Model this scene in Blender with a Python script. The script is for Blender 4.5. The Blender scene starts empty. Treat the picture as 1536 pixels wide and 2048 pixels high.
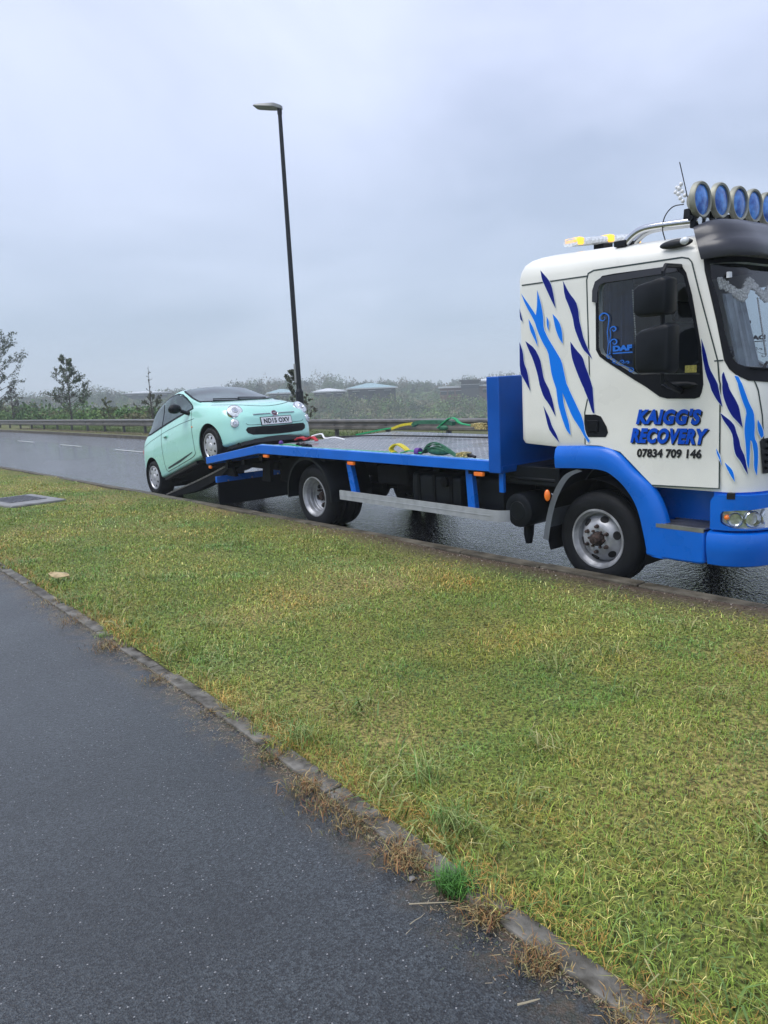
import bpy, bmesh, math, random
import numpy as np
from mathutils import Vector, Matrix
from mathutils.bvhtree import BVHTree
from mathutils.geometry import tessellate_polygon
R=math.radians; PI=math.pi
rnd=random.Random(7); rs=np.random.RandomState(11)
scene=bpy.context.scene; COL=scene.collection

# ------------------------------------------------------------------ camera
cd=bpy.data.cameras.new('camera'); cam=bpy.data.objects.new('camera',cd); COL.objects.link(cam)
yaw,pit,rol=.6819,.1591,.0377
fw=Vector((-math.cos(yaw)*math.cos(pit),math.sin(yaw)*math.cos(pit),-math.sin(pit)))
rt=Vector((math.sin(yaw),math.cos(yaw),0)); up=rt.cross(fw)
RR=rt*math.cos(rol)-up*math.sin(rol); UU=up*math.cos(rol)+rt*math.sin(rol)
cam.matrix_world=Matrix(((RR.x,UU.x,-fw.x,0),(RR.y,UU.y,-fw.y,0),(RR.z,UU.z,-fw.z,1.6534),(0,0,0,1)))
cd.sensor_fit='VERTICAL'; cd.sensor_height=24; cd.lens=24*1539/2048; cd.clip_end=6000; cd.clip_start=.05
scene.camera=cam
CAMXY=np.array([0.,0.])

# ------------------------------------------------------------------ world
SUN_EL,SUN_AZ=R(62),R(200)
w=bpy.data.worlds.new('World'); scene.world=w; w.use_nodes=True; nt=w.node_tree; N=nt.nodes; LK=nt.links
for n in list(N): N.remove(n)
out=N.new('ShaderNodeOutputWorld'); bg=N.new('ShaderNodeBackground'); LK.new(bg.outputs[0],out.inputs[0])
sky=N.new('ShaderNodeTexSky'); sky.sky_type='NISHITA'; sky.sun_disc=False; sky.sun_elevation=SUN_EL; sky.sun_rotation=SUN_AZ
sk=N.new('ShaderNodeMixRGB'); sk.blend_type='MULTIPLY'; sk.inputs[0].default_value=1; sk.inputs[2].default_value=(.1,.1,.1,1); LK.new(sky.outputs[0],sk.inputs[1])
tc=N.new('ShaderNodeTexCoord'); sp=N.new('ShaderNodeSeparateXYZ'); LK.new(tc.outputs['Generated'],sp.inputs[0])
def wm(op,a,b=None,clamp=False):
    m=N.new('ShaderNodeMath'); m.operation=op; m.use_clamp=clamp
    for i,v in enumerate((a,b)):
        if v is None: continue
        if isinstance(v,(int,float)): m.inputs[i].default_value=v
        else: LK.new(v,m.inputs[i])
    return m.outputs[0]
zz=wm('ADD',wm('MAXIMUM',sp.outputs[2],0.0),.22)
cx=wm('DIVIDE',sp.outputs[0],zz); cy=wm('DIVIDE',sp.outputs[1],zz)
cb=N.new('ShaderNodeCombineXYZ'); LK.new(cx,cb.inputs[0]); LK.new(cy,cb.inputs[1])
ns=N.new('ShaderNodeTexNoise'); ns.inputs['Scale'].default_value=.85; ns.inputs['Detail'].default_value=5; ns.inputs['Roughness'].default_value=.5; ns.inputs['Distortion'].default_value=.4
LK.new(cb.outputs[0],ns.inputs['Vector'])
cr=N.new('ShaderNodeValToRGB'); LK.new(ns.outputs[0],cr.inputs[0])
e=cr.color_ramp.elements; e[0].position=.36; e[0].color=(.335,.388,.535,1); e[1].position=.64; e[1].color=(.565,.615,.79,1)
hz=N.new('ShaderNodeMixRGB'); hz.inputs[2].default_value=(.29,.365,.455,1); LK.new(cr.outputs[0],hz.inputs[1])
hf=wm('SUBTRACT',1.0,wm('MULTIPLY',sp.outputs[2],2.6),True); LK.new(wm('MULTIPLY',hf,.9),hz.inputs[0])
mx=N.new('ShaderNodeMixRGB'); mx.inputs[0].default_value=.93; LK.new(sk.outputs[0],mx.inputs[1]); LK.new(hz.outputs[0],mx.inputs[2])
LK.new(mx.outputs[0],bg.inputs[0]); bg.inputs[1].default_value=1.0
sd=bpy.data.lights.new('sun','SUN'); sd.energy=1.5; sd.angle=R(40); sd.color=(1,.97,.93)
so=bpy.data.objects.new('sun',sd); COL.objects.link(so)
sdir=Vector((math.sin(SUN_AZ)*math.cos(SUN_EL),math.cos(SUN_AZ)*math.cos(SUN_EL),math.sin(SUN_EL)))
so.rotation_euler=sdir.to_track_quat('Z','Y').to_euler(); so.location=sdir*60
scene.view_settings.view_transform='Standard'; scene.view_settings.look='None'; scene.view_settings.exposure=.70; scene.view_settings.gamma=1
scene.render.engine='CYCLES'
scene.cycles.max_bounces=8; scene.cycles.transparent_max_bounces=12; scene.cycles.volume_bounces=1

# ------------------------------------------------------------------ materials
def mat(name,col,rough=.5,metal=0.,spec=.5,coat=0.,var=0.,vscale=6.,bump=0.,bscale=80.,col2=None,emit=None,rvar=0.,trans=0.,detail=4.,attr=None,alpha=1.,coords='Object',coatr=.08,sub=None):
    m=bpy.data.materials.new(name); m.use_nodes=True; n=m.node_tree.nodes; l=m.node_tree.links; p=n['Principled BSDF']
    p.inputs['Base Color'].default_value=(*col,1); p.inputs['Roughness'].default_value=rough; p.inputs['Metallic'].default_value=metal
    p.inputs['Specular IOR Level'].default_value=spec; p.inputs['Coat Weight'].default_value=coat; p.inputs['Coat Roughness'].default_value=coatr
    if trans: p.inputs['Transmission Weight'].default_value=trans
    if alpha<1: p.inputs['Alpha'].default_value=alpha
    if emit: p.inputs['Emission Color'].default_value=(*emit[0],1); p.inputs['Emission Strength'].default_value=emit[1]
    t=n.new('ShaderNodeTexCoord')
    if var or rvar or col2 is not None:
        a=n.new('ShaderNodeTexNoise'); a.inputs['Scale'].default_value=vscale; a.inputs['Detail'].default_value=detail; l.new(t.outputs[coords],a.inputs['Vector'])
        r=n.new('ShaderNodeValToRGB'); l.new(a.outputs[0],r.inputs[0]); e=r.color_ramp.elements; e[0].position=.35; e[1].position=.65
        c1=tuple(c*(1-var) for c in col); c2=col2 if col2 is not None else tuple(min(1,c*(1+var)) for c in col)
        e[0].color=(*c1,1); e[1].color=(*c2,1)
        if var or col2 is not None: l.new(r.outputs[0],p.inputs['Base Color'])
        if rvar:
            q=n.new('ShaderNodeMapRange'); q.inputs[3].default_value=max(0.02,rough-rvar); q.inputs[4].default_value=rough+rvar; q.inputs[1].default_value=.3; q.inputs[2].default_value=.7
            l.new(a.outputs[0],q.inputs[0]); l.new(q.outputs[0],p.inputs['Roughness'])
    if attr:
        at=n.new('ShaderNodeAttribute'); at.attribute_name=attr; l.new(at.outputs['Color'],p.inputs['Base Color'])
    if bump:
        b=n.new('ShaderNodeTexNoise'); b.inputs['Scale'].default_value=bscale; b.inputs['Detail'].default_value=3; l.new(t.outputs[coords],b.inputs['Vector'])
        bb=n.new('ShaderNodeBump'); bb.inputs['Strength'].default_value=bump; bb.inputs['Distance'].default_value=.01; l.new(b.outputs[0],bb.inputs['Height']); l.new(bb.outputs[0],p.inputs['Normal'])
    return m
M={}
M['white']=mat('cab_white_paint',(.84,.835,.765),.34,coat=.35,var=.05,vscale=2.3,rvar=.10,bump=.035,bscale=350)
M['blue']=mat('truck_blue_paint',(.0,.135,.62),.32,coat=.25,spec=.35,var=.08,vscale=3,rvar=.08)
M['bluedeep']=mat('headboard_blue_paint',(.0,.085,.42),.4,coat=.1,spec=.3,var=.10,vscale=3,rvar=.08)
M['navy']=mat('navy_vinyl',(.0,.008,.20),.35,spec=.25)
M['azure']=mat('azure_vinyl',(.0,.20,.85),.35,spec=.25)
M['edge']=mat('cream_vinyl_edge',(.75,.85,.9),.4)
M['txt']=mat('blue_lettering',(.0,.08,.58),.35,spec=.25)
M['black']=mat('black_print',(.006,.007,.01),.4)
M['blackpl']=mat('black_plastic',(.006,.008,.011),.45,spec=.22,var=.2,vscale=9,rvar=.1)
M['rubber']=mat('window_rubber',(.005,.006,.009),.5,spec=.2)
M['chassis']=mat('chassis_grime',(.004,.0045,.0055),.6,spec=.15,var=.45,vscale=7,bump=.3,bscale=40)
M['tyre']=mat('tyre_rubber',(.008,.009,.011),.62,spec=.25,var=.3,vscale=5,bump=.25,bscale=60)
M['rim']=mat('painted_steel_rim',(.36,.37,.39),.42,metal=.35,var=.28,vscale=9,rvar=.12)
M['rust']=mat('rusty_hub',(.02,.013,.011),.75,var=.4,vscale=40,col2=(.06,.035,.028),bump=.6,bscale=60)
M['chrome']=mat('chrome',(.62,.63,.65),.14,metal=1,rvar=.05)
M['alu']=mat('dull_aluminium',(.42,.44,.46),.5,metal=.35,var=.12,vscale=8,bump=.1)
M['greypl']=mat('grey_mudguard_plastic',(.12,.135,.15),.5,var=.15)
M['visor']=mat('smoked_visor',(.030,.031,.040),.36,var=.05,vscale=3,coat=.15,bump=.04,bscale=300)
M['orange']=mat('amber_lens',(.75,.16,.02),.25,coat=.5,emit=((1,.25,.02),.12))
M['amberlit']=mat('lit_amber_lamp',(1,.5,.03),.3,emit=((1,.48,.06),.75))
M['clear']=mat('clear_lens',(.75,.78,.8),.12,coat=.5,var=.2,vscale=40)
M['lampblue']=mat('blue_spot_glass',(.02,.13,.62),.22,coat=.3,spec=.3,var=.3,vscale=14,col2=(.12,.38,.95))
M['lampshell']=mat('weathered_lamp_shell',(.33,.33,.27),.5,metal=.3,var=.2,vscale=12)
M['steel']=mat('brushed_steel',(.4,.4,.4),.35,metal=.8,var=.2)
M['mint']=mat('mint_car_paint',(.40,.77,.66),.3,coat=.9,coatr=.05,rvar=.08,var=.02,vscale=2,bump=.02,bscale=400)
M['seam']=mat('panel_gap',(.03,.05,.05),.6)
M['carglass']=mat('dark_car_glass',(.045,.08,.08),.05,spec=.7,var=.6,vscale=3.2,col2=(.075,.12,.12))
M['hub']=mat('silver_hubcap',(.52,.53,.55),.35,metal=.4,var=.12,vscale=12)
M['platew']=mat('number_plate_white',(.82,.83,.84),.35)
M['reflector']=mat('lamp_reflector',(.72,.74,.76),.16,metal=.7,var=.3,vscale=30)
M['asphalt_dry']=mat('x',(.1,.1,.1))
M['galv']=mat('galvanised_steel',(.17,.16,.145),.42,metal=.5,var=.3,vscale=2.5,rvar=.12)
M['galvpost']=mat('galvanised_post',(.085,.085,.08),.55,metal=.3,var=.3,vscale=5)
M['pole']=mat('black_painted_pole',(.006,.008,.012),.4,spec=.3,var=.2)
M['lampgrey']=mat('grey_lantern',(.25,.26,.25),.4,var=.1)
M['green']=mat('green_webbing',(.02,.36,.13),.6,var=.15,vscale=30,bump=.3,bscale=200)
M['dgreen']=mat('dark_green_webbing',(.03,.14,.075),.6,var=.3,vscale=20,bump=.3,bscale=200)
M['yellow']=mat('yellow_webbing',(.62,.52,.03),.6,var=.15,vscale=30)
M['gold']=mat('brass_zinc_ratchet',(.55,.45,.20),.35,metal=.7,var=.3,vscale=40)
M['purple']=mat('purple_sleeve',(.11,.03,.25),.6)
M['red']=mat('red_webbing',(.5,.03,.04),.6)
M['rope']=mat('dark_winch_rope',(.015,.017,.02),.6)
M['bark']=mat('sapling_bark',(.06,.05,.042),.8,var=.3,vscale=20)
M['leaf']=mat('leaves',(.05,.09,.03),.55,attr='Col')
M['wood']=mat('far_foliage',(.06,.09,.05),.8,attr='Col',spec=.2)
M['blades']=mat('grass_blades',(.1,.15,.04),.5,attr='Col',spec=.35)
M['curtain']=mat('blue_curtain',(.005,.035,.13),.8,var=.3,vscale=12)
M['lace']=mat('cream_lace',(.75,.71,.66),.9,var=.3,vscale=60)
M['cabin']=mat('dark_cabin_trim',(.02,.022,.026),.7,var=.3)
M['cabgrey']=mat('grey_cab_trim',(.33,.36,.40),.6,var=.2,vscale=8)
M['sticker']=mat('yellow_label',(.42,.38,.10),.5,var=.3,vscale=60)
M['swirl']=mat('blue_window_vinyl',(.01,.16,.66),.4)
M['dark']=mat('black_void',(.004,.004,.005),.8)
M['rampm']=mat('ramp_steel',(.15,.145,.13),.5,metal=.3,var=.3,vscale=9)
M['railsheen']=mat('painted_rail_sheen',(.30,.55,.68),.35,var=.3,vscale=14)  # pale blue stands in for sky reflected on the wet rail
def glassmat(name,tint,fres=1.45,rough=.03,gl=(1,1,1)):
    m=bpy.data.materials.new(name); m.use_nodes=True; n=m.node_tree.nodes; l=m.node_tree.links
    for x in list(n): n.remove(x)
    o=n.new('ShaderNodeOutputMaterial'); ms=n.new('ShaderNodeMixShader'); t=n.new('ShaderNodeBsdfTransparent'); g=n.new('ShaderNodeBsdfGlossy'); f=n.new('ShaderNodeFresnel')
    f.inputs[0].default_value=fres; t.inputs[0].default_value=(*tint,1); g.inputs['Roughness'].default_value=rough; g.inputs[0].default_value=(*gl,1)
    l.new(f.outputs[0],ms.inputs[0]); l.new(t.outputs[0],ms.inputs[1]); l.new(g.outputs[0],ms.inputs[2]); l.new(ms.outputs[0],o.inputs[0]); return m
M['cabglass']=glassmat('cab_window_glass',(.50,.56,.60))
M['wsglass']=glassmat('windscreen_glass',(.90,.94,.95))
M['coverglass']=glassmat('headlight_cover',(.95,.97,.98))

# ------------------------------------------------------------------ mesh helpers
def link(name,me,m,parent=None,smooth=True,ang=35,bevel=0,seg=2):
    if m is not None: me.materials.append(M[m] if isinstance(m,str) else m)
    o=bpy.data.objects.new(name,me); COL.objects.link(o)
    if smooth and len(me.polygons):
        me.polygons.foreach_set('use_smooth',[True]*len(me.polygons)); me.set_sharp_from_angle(angle=R(ang))
    if parent is not None:
        o.parent=parent
        if 'base' in parent.keys() : o.matrix_parent_inverse=Matrix.Translation(-Vector(parent['base']))
    if bevel:
        b=o.modifiers.new('bevel','BEVEL'); b.width=bevel; b.segments=seg; b.limit_method='ANGLE'; b.angle_limit=R(40); b.harden_normals=False
    return o
def orient(a,b):
    d=(Vector(b)-Vector(a)).normalized(); u=Vector((0,0,1)) if abs(d.z)<.9 else Vector((1,0,0))
    s=d.cross(u).normalized(); return d,s,s.cross(d)
class MB:
    def __init__(s): s.v=[]; s.f=[]
    def add(s,v,f):
        k=len(s.v); s.v+= [tuple(p) for p in v]; s.f+=[tuple(i+k for i in q) for q in f]; return s
    def box(s,x0,x1,y0,y1,z0,z1,mt=None):
        v=[(x,y,z) for z in (z0,z1) for x,y in ((x0,y0),(x1,y0),(x1,y1),(x0,y1))]
        if mt is not None: v=[mt@Vector(p) for p in v]
        return s.add(v,[(3,2,1,0),(4,5,6,7),(0,1,5,4),(1,2,6,5),(2,3,7,6),(3,0,4,7)])
    def tube(s,pts,r,n=10,cap=True,flat=1.):
        pts=[Vector(p) for p in pts]; rr=r if isinstance(r,(list,tuple)) else [r]*len(pts); v=[];f=[]; pu=None
        for i,p in enumerate(pts):
            d=(pts[min(i+1,len(pts)-1)]-pts[max(i-1,0)]).normalized()
            if pu is None: u=Vector((0,0,1)) if abs(d.z)<.9 else Vector((1,0,0))
            else: u=pu
            sd=d.cross(u).normalized(); u2=sd.cross(d).normalized(); pu=u2
            for k in range(n):
                a=2*PI*k/n; v.append(p+sd*math.cos(a)*rr[i]+u2*math.sin(a)*rr[i]*flat)
        for i in range(len(pts)-1):
            for k in range(n): f.append((i*n+k,i*n+(k+1)%n,(i+1)*n+(k+1)%n,(i+1)*n+k))
        if cap: f.append(tuple(range(n-1,-1,-1))); f.append(tuple(range((len(pts)-1)*n,len(pts)*n)))
        return s.add(v,f)
    def lathe(s,prof,o,ax='Y',n=40,a0=0,a1=2*PI,flip=False):
        # prof: list of (axial, radius)
        v=[];f=[];full=abs(a1-a0-2*PI)<1e-6; m=n if full else n+1; o=Vector(o)
        for (t,r) in prof:
            for k in range(m):
                a=a0+(a1-a0)*k/n; c,sn=math.cos(a)*r,math.sin(a)*r
                v.append(o+Vector((c,t,sn) if ax=='Y' else (c,sn,t) if ax=='Z' else (t,c,sn)))
        for i in range(len(prof)-1):
            for k in range(n if full else n):
                q=(i*m+k,i*m+(k+1)%m,(i+1)*m+(k+1)%m,(i+1)*m+k); f.append(q if not flip else q[::-1])
        return s.add(v,f)
    def prism(s,poly,ax,a,b):
        # poly list of 2D; ax='Y' -> (x,z) extruded Y a..b ; 'X' -> (y,z); 'Z' -> (x,y)
        P=lambda p,t:(p[0],t,p[1]) if ax=='Y' else (t,p[0],p[1]) if ax=='X' else (p[0],p[1],t)
        n=len(poly); v=[P(p,a) for p in poly]+[P(p,b) for p in poly]
        return s.add(v,[tuple(range(n)),tuple(range(2*n-1,n-1,-1))]+[((i+1)%n,i,n+i,n+(i+1)%n) for i in range(n)])
    def sphere(s,c,r,n=12,m=8,sc=(1,1,1)):
        c=Vector(c); v=[];f=[]
        for i in range(m+1):
            t=PI*i/m
            for k in range(n):
                a=2*PI*k/n; v.append(c+Vector((math.sin(t)*math.cos(a)*r*sc[0],math.sin(t)*math.sin(a)*r*sc[1],math.cos(t)*r*sc[2])))
        for i in range(m):
            for k in range(n): f.append((i*n+k,(i+1)*n+k,(i+1)*n+(k+1)%n,i*n+(k+1)%n))
        return s.add(v,f)
    def ribbon(s,pts,wd,wdir=(0,1,0),th=.003):
        pts=[Vector(p) for p in pts]; wv=Vector(wdir).normalized(); v=[];f=[]
        for i,p in enumerate(pts):
            d=(pts[min(i+1,len(pts)-1)]-pts[max(i-1,0)]).normalized(); nrm=d.cross(wv); nrm=nrm.normalized()*th if nrm.length>1e-6 else Vector((0,0,th))
            v+=[p-wv*wd/2,p+wv*wd/2,p+wv*wd/2+nrm,p-wv*wd/2+nrm]
        for i in range(len(pts)-1):
            for k in range(4): f.append((i*4+k,i*4+(k+1)%4,(i+1)*4+(k+1)%4,(i+1)*4+k))
        f.append((3,2,1,0)); L=4*(len(pts)-1); f.append((L,L+1,L+2,L+3)); return s.add(v,f)
    def mesh(s,name='m',fix=True):
        me=bpy.data.meshes.new(name); me.from_pydata([tuple(p) for p in s.v],[],s.f); me.update()
        if fix:
            b=bmesh.new(); b.from_mesh(me); bmesh.ops.remove_doubles(b,verts=b.verts,dist=1e-6); bmesh.ops.recalc_face_normals(b,faces=b.faces); b.to_mesh(me); b.free()
        return me
    def build(s,name,m,parent=None,**k):
        return link(name,s.mesh(name),m,parent,**k)
def empty(name,loc=(0,0,0),label=None,cat=None,group=None,rot=(0,0,0)):
    o=bpy.data.objects.new(name,None); COL.objects.link(o); o.location=loc; o.rotation_euler=rot; o.empty_display_size=.2
    tag(o,label,cat,group); return o
def tag(o,label=None,cat=None,group=None,kind=None):
    for k,v in (('label',label),('category',cat),('group',group),('kind',kind)):
        if v: o[k]=v
    return o
def copy_tree(o,parent=None):
    c=o.copy(); COL.objects.link(c); c.parent=parent
    for ch in [x for x in bpy.data.objects if x.parent is o]: copy_tree(ch,c)
    return c
def textmesh(body,bold=0.,shear=0.,spacing=1.,res=4):
    cu=bpy.data.curves.new('t','FONT'); cu.body=body; cu.offset=bold; cu.shear=shear; cu.space_character=spacing; cu.resolution_u=res; cu.fill_mode='FRONT'
    o=bpy.data.objects.new('t',cu); COL.objects.link(o); bpy.context.view_layer.update()
    me=bpy.data.meshes.new_from_object(o.evaluated_get(bpy.context.evaluated_depsgraph_get())); bpy.data.objects.remove(o); bpy.data.curves.remove(cu)
    v=np.array([x.co[:2] for x in me.vertices]); f=[tuple(p.vertices) for p in me.polygons]; bpy.data.meshes.remove(me)
    lo,hi=v.min(0),v.max(0); v=(v-lo)/(hi-lo); return v,f
def boolean(o,cutters,op='DIFFERENCE'):
    for c in cutters:
        m=o.modifiers.new('b','BOOLEAN'); m.operation=op; m.solver='EXACT'; m.object=c
    bpy.context.view_layer.update()
    me=bpy.data.meshes.new_from_object(o.evaluated_get(bpy.context.evaluated_depsgraph_get()))
    o.modifiers.clear(); o.data=me
    for c in cutters: bpy.data.objects.remove(c)
    return o
def smoothstep(a,b,x): t=np.clip((x-a)/(b-a),0,1); return t*t*(3-2*t)
def cat(P,n):
    P=np.array(P,float); out=[]; m=len(P)
    for i in range(m-1):
        p0=P[max(i-1,0)];p1=P[i];p2=P[i+1];p3=P[min(i+2,m-1)]
        for k in range(n):
            t=k/n; out.append(.5*((2*p1)+(-p0+p2)*t+(2*p0-5*p1+4*p2-p3)*t*t+(-p0+3*p1-3*p2+p3)*t**3))
    out.append(P[-1]); return np.array(out)
# ------------------------------------------------------------------ ground, road, path
def road_z(x,y):
    x=np.asarray(x,float); y=np.asarray(y,float)
    b=-.0042*np.maximum(0,-x-22)
    return b+.020*np.clip(y-5.2,0,3.6)-.012*np.clip(y-8.8,0,4)
KX=[-80,-40,-22,-16.8,-12,-8.1,-6.6,-5.2,-3.5,-2.2,0,6]; KY=[2.9,4.0,4.52,4.7,4.86,4.97,5.01,5.04,5.07,5.08,5.08,5.08]
def kerb_y(x): return np.interp(x,KX,KY)
def farkerb_y(x): return np.interp(x,[-90,-60,-40,-20,10],[10.6,11.7,12.1,12.2,12.3])
def edge_y(x): return np.interp(x,[-80,-12,-7.6,-4.9,-3.4,-2.1,-1.1,0,6],[1.5,1.66,1.625,1.60,1.58,1.52,1.47,1.42,1.3])
def sheet(name,xs,yfa,yfb,ny,zf,m,kind='structure'):
    mb=MB(); nx=len(xs)
    for x in xs:
        a,b=float(yfa(x)),float(yfb(x))
        for j in range(ny+1):
            y=a+(b-a)*j/ny; mb.v.append((x,y,float(zf(x,y))))
    for i in range(nx-1):
        for j in range(ny):
            k=i*(ny+1)+j; mb.f.append((k,k+ny+1,k+ny+2,k+1))
    me=mb.mesh(name,False); o=link(name,me,m); tag(o,kind=kind); return o
XS=list(np.concatenate([np.linspace(-90,-24,34),np.linspace(-23,6,88)]))
# road material: soaked coarse asphalt
def asphalt(name,base,r0,r1,bstr,bsc,fleck=0.,puddle=True,bd=.004,film=0.,fb=.5,fd=.012,fr=.06,fi=1.5):
    m=bpy.data.materials.new(name); m.use_nodes=True; n=m.node_tree.nodes; l=m.node_tree.links; p=n['Principled BSDF']; t=n.new('ShaderNodeTexCoord')
    def noise(sc,det=3,v=None):
        a=n.new('ShaderNodeTexNoise'); a.inputs['Scale'].default_value=sc; a.inputs['Detail'].default_value=det; l.new(v or t.outputs['Object'],a.inputs['Vector']); return a.outputs[0]
    def ramp(s,a,b,c1,c2):
        r=n.new('ShaderNodeValToRGB'); l.new(s,r.inputs[0]); e=r.color_ramp.elements; e[0].position=a;e[1].position=b;e[0].color=(*c1,1);e[1].color=(*c2,1); return r.outputs[0]
    v=n.new('ShaderNodeTexVoronoi'); v.inputs['Scale'].default_value=bsc; l.new(t.outputs['Object'],v.inputs['Vector'])
    c=ramp(noise(1.3,5),.35,.65,tuple(x*.8 for x in base),tuple(x*1.25 for x in base))
    st=ramp(v.outputs['Color'],.3,.9,(.25,.25,.25),(2.6,2.6,2.6))
    mm=n.new('ShaderNodeMixRGB'); mm.blend_type='MULTIPLY'; mm.inputs[0].default_value=1; l.new(c,mm.inputs[1]); l.new(st,mm.inputs[2]); col=mm.outputs[0]
    if fleck:
        v2=n.new('ShaderNodeTexVoronoi'); v2.inputs['Scale'].default_value=95; l.new(t.outputs['Object'],v2.inputs['Vector'])
        sx=n.new('ShaderNodeSeparateXYZ'); l.new(v2.outputs['Color'],sx.inputs[0])
        a=n.new('ShaderNodeMath'); a.operation='GREATER_THAN'; a.inputs[1].default_value=1-fleck; l.new(sx.outputs[0],a.inputs[0])
        d=n.new('ShaderNodeMath'); d.operation='LESS_THAN'; d.inputs[1].default_value=.24; l.new(v2.outputs['Distance'],d.inputs[0])
        f=n.new('ShaderNodeMath'); f.operation='MULTIPLY'; l.new(a.outputs[0],f.inputs[0]); l.new(d.outputs[0],f.inputs[1])
        m2=n.new('ShaderNodeMixRGB'); m2.inputs[2].default_value=(.30,.30,.30,1); l.new(f.outputs[0],m2.inputs[0]); l.new(col,m2.inputs[1]); col=m2.outputs[0]
    if fleck:
        at=n.new('ShaderNodeAttribute'); at.attribute_name='dirt'; dm=n.new('ShaderNodeMath'); dm.operation='MULTIPLY'; l.new(at.outputs['Fac'],dm.inputs[0])
        dr=n.new('ShaderNodeMapRange'); dr.inputs[1].default_value=.42; dr.inputs[2].default_value=.56; l.new(noise(9,6),dr.inputs[0]); l.new(dr.outputs[0],dm.inputs[1])
        m5=n.new('ShaderNodeMixRGB'); l.new(dm.outputs[0],m5.inputs[0]); l.new(col,m5.inputs[1]); l.new(ramp(noise(60,4),.35,.65,(.03,.035,.012),(.12,.075,.035)),m5.inputs[2]); col=m5.outputs[0]
    l.new(col,p.inputs['Base Color'])
    q=n.new('ShaderNodeMapRange'); q.inputs[1].default_value=.35;q.inputs[2].default_value=.65;q.inputs[3].default_value=r0;q.inputs[4].default_value=r1
    l.new(noise(.7,4),q.inputs[0]); l.new(q.outputs[0],p.inputs['Roughness'])
    nn=n.new('ShaderNodeMath'); nn.operation='ADD'; l.new(v.outputs['Distance'],nn.inputs[0])
    n3=n.new('ShaderNodeMath'); n3.operation='MULTIPLY'; n3.inputs[1].default_value=.8; l.new(noise(bsc*.45,2),n3.inputs[0]); l.new(n3.outputs[0],nn.inputs[1])
    b=n.new('ShaderNodeBump'); b.inputs['Strength'].default_value=bstr; b.inputs['Distance'].default_value=bd; l.new(nn.outputs[0],b.inputs['Height']); l.new(b.outputs[0],p.inputs['Normal'])
    p.inputs['Specular IOR Level'].default_value=.7 if not fleck else .38
    if film:
        p.inputs['Coat Weight'].default_value=film; p.inputs['Coat Roughness'].default_value=fr; p.inputs['Coat IOR'].default_value=fi
        b2=n.new('ShaderNodeBump'); b2.inputs['Strength'].default_value=fb; b2.inputs['Distance'].default_value=fd
        a4=n.new('ShaderNodeMath'); a4.operation='ADD'; l.new(noise(bsc*.9,2),a4.inputs[0]); l.new(noise(7,3),a4.inputs[1]); l.new(a4.outputs[0],b2.inputs['Height']); l.new(b2.outputs[0],p.inputs['Coat Normal'])
    return m
M['road']=asphalt('wet_road_asphalt',(.016,.017,.020),.10,.22,1.0,34,bd=.02,film=1.,fb=.75,fd=.026,fr=.04,fi=1.95)
M['path']=asphalt('wet_path_asphalt',(.021,.025,.027),.36,.55,.9,185,fleck=.06,bd=.004,film=.45,fb=.32,fr=.12,fi=1.6)
M['paint']=mat('road_paint',(.62,.62,.60),.35,var=.2,vscale=9)
M['kerbm']=mat('kerb_concrete',(.075,.065,.045),.6,spec=.25,var=.35,vscale=5,col2=(.14,.125,.095),bump=.4,bscale=70,rvar=.15)
M['edgem']=mat('edging_concrete',(.06,.052,.036),.6,spec=.25,var=.3,vscale=11,col2=(.20,.19,.165),bump=.5,bscale=90,rvar=.12)
M['slab']=mat('manhole_concrete',(.2,.195,.185),.4,var=.25,vscale=6,bump=.4,bscale=60)
M['iron']=mat('cast_iron_cover',(.09,.09,.1),.35,metal=.4,var=.3,vscale=9)
def soilmat():
    m=bpy.data.materials.new('grass_thatch_soil'); m.use_nodes=True; n=m.node_tree.nodes; l=m.node_tree.links; p=n['Principled BSDF']; t=n.new('ShaderNodeTexCoord')
    def noise(sc,det=4):
        a=n.new('ShaderNodeTexNoise'); a.inputs['Scale'].default_value=sc; a.inputs['Detail'].default_value=det; l.new(t.outputs['Object'],a.inputs['Vector']); return a.outputs[0]
    def ramp(s,st):
        r=n.new('ShaderNodeValToRGB'); l.new(s,r.inputs[0]); e=r.color_ramp.elements
        e[0].position=st[0][0]; e[0].color=(*st[0][1],1); e[1].position=st[-1][0]; e[1].color=(*st[-1][1],1)
        for q in st[1:-1]: z=e.new(q[0]); z.color=(*q[1],1)
        return r.outputs[0]
    c=ramp(noise(.9,5),[(.3,(.10,.145,.035)),(.5,(.17,.18,.05)),(.68,(.26,.21,.09))])
    f=ramp(noise(55,4),[(.38,(.35,.35,.3)),(.66,(1.8,1.8,1.5))])
    mm=n.new('ShaderNodeMixRGB'); mm.blend_type='MULTIPLY'; mm.inputs[0].default_value=1; l.new(c,mm.inputs[1]); l.new(f,mm.inputs[2])
    at=n.new('ShaderNodeAttribute'); at.attribute_name='soil'; m2=n.new('ShaderNodeMixRGB'); 
    sr=ramp(noise(30,4),[(.35,(.05,.032,.026)),(.7,(.12,.085,.07))]); l.new(at.outputs['Fac'],m2.inputs[0]); l.new(mm.outputs[0],m2.inputs[1]); l.new(sr,m2.inputs[2])
    l.new(m2.outputs[0],p.inputs['Base Color']); p.inputs['Roughness'].default_value=.8; p.inputs['Specular IOR Level'].default_value=.25
    b=n.new('ShaderNodeBump'); b.inputs['Strength'].default_value=.9; b.inputs['Distance'].default_value=.02; l.new(noise(70,4),b.inputs['Height']); l.new(b.outputs[0],p.inputs['Normal'])
    return m
M['soil']=soilmat()
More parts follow.
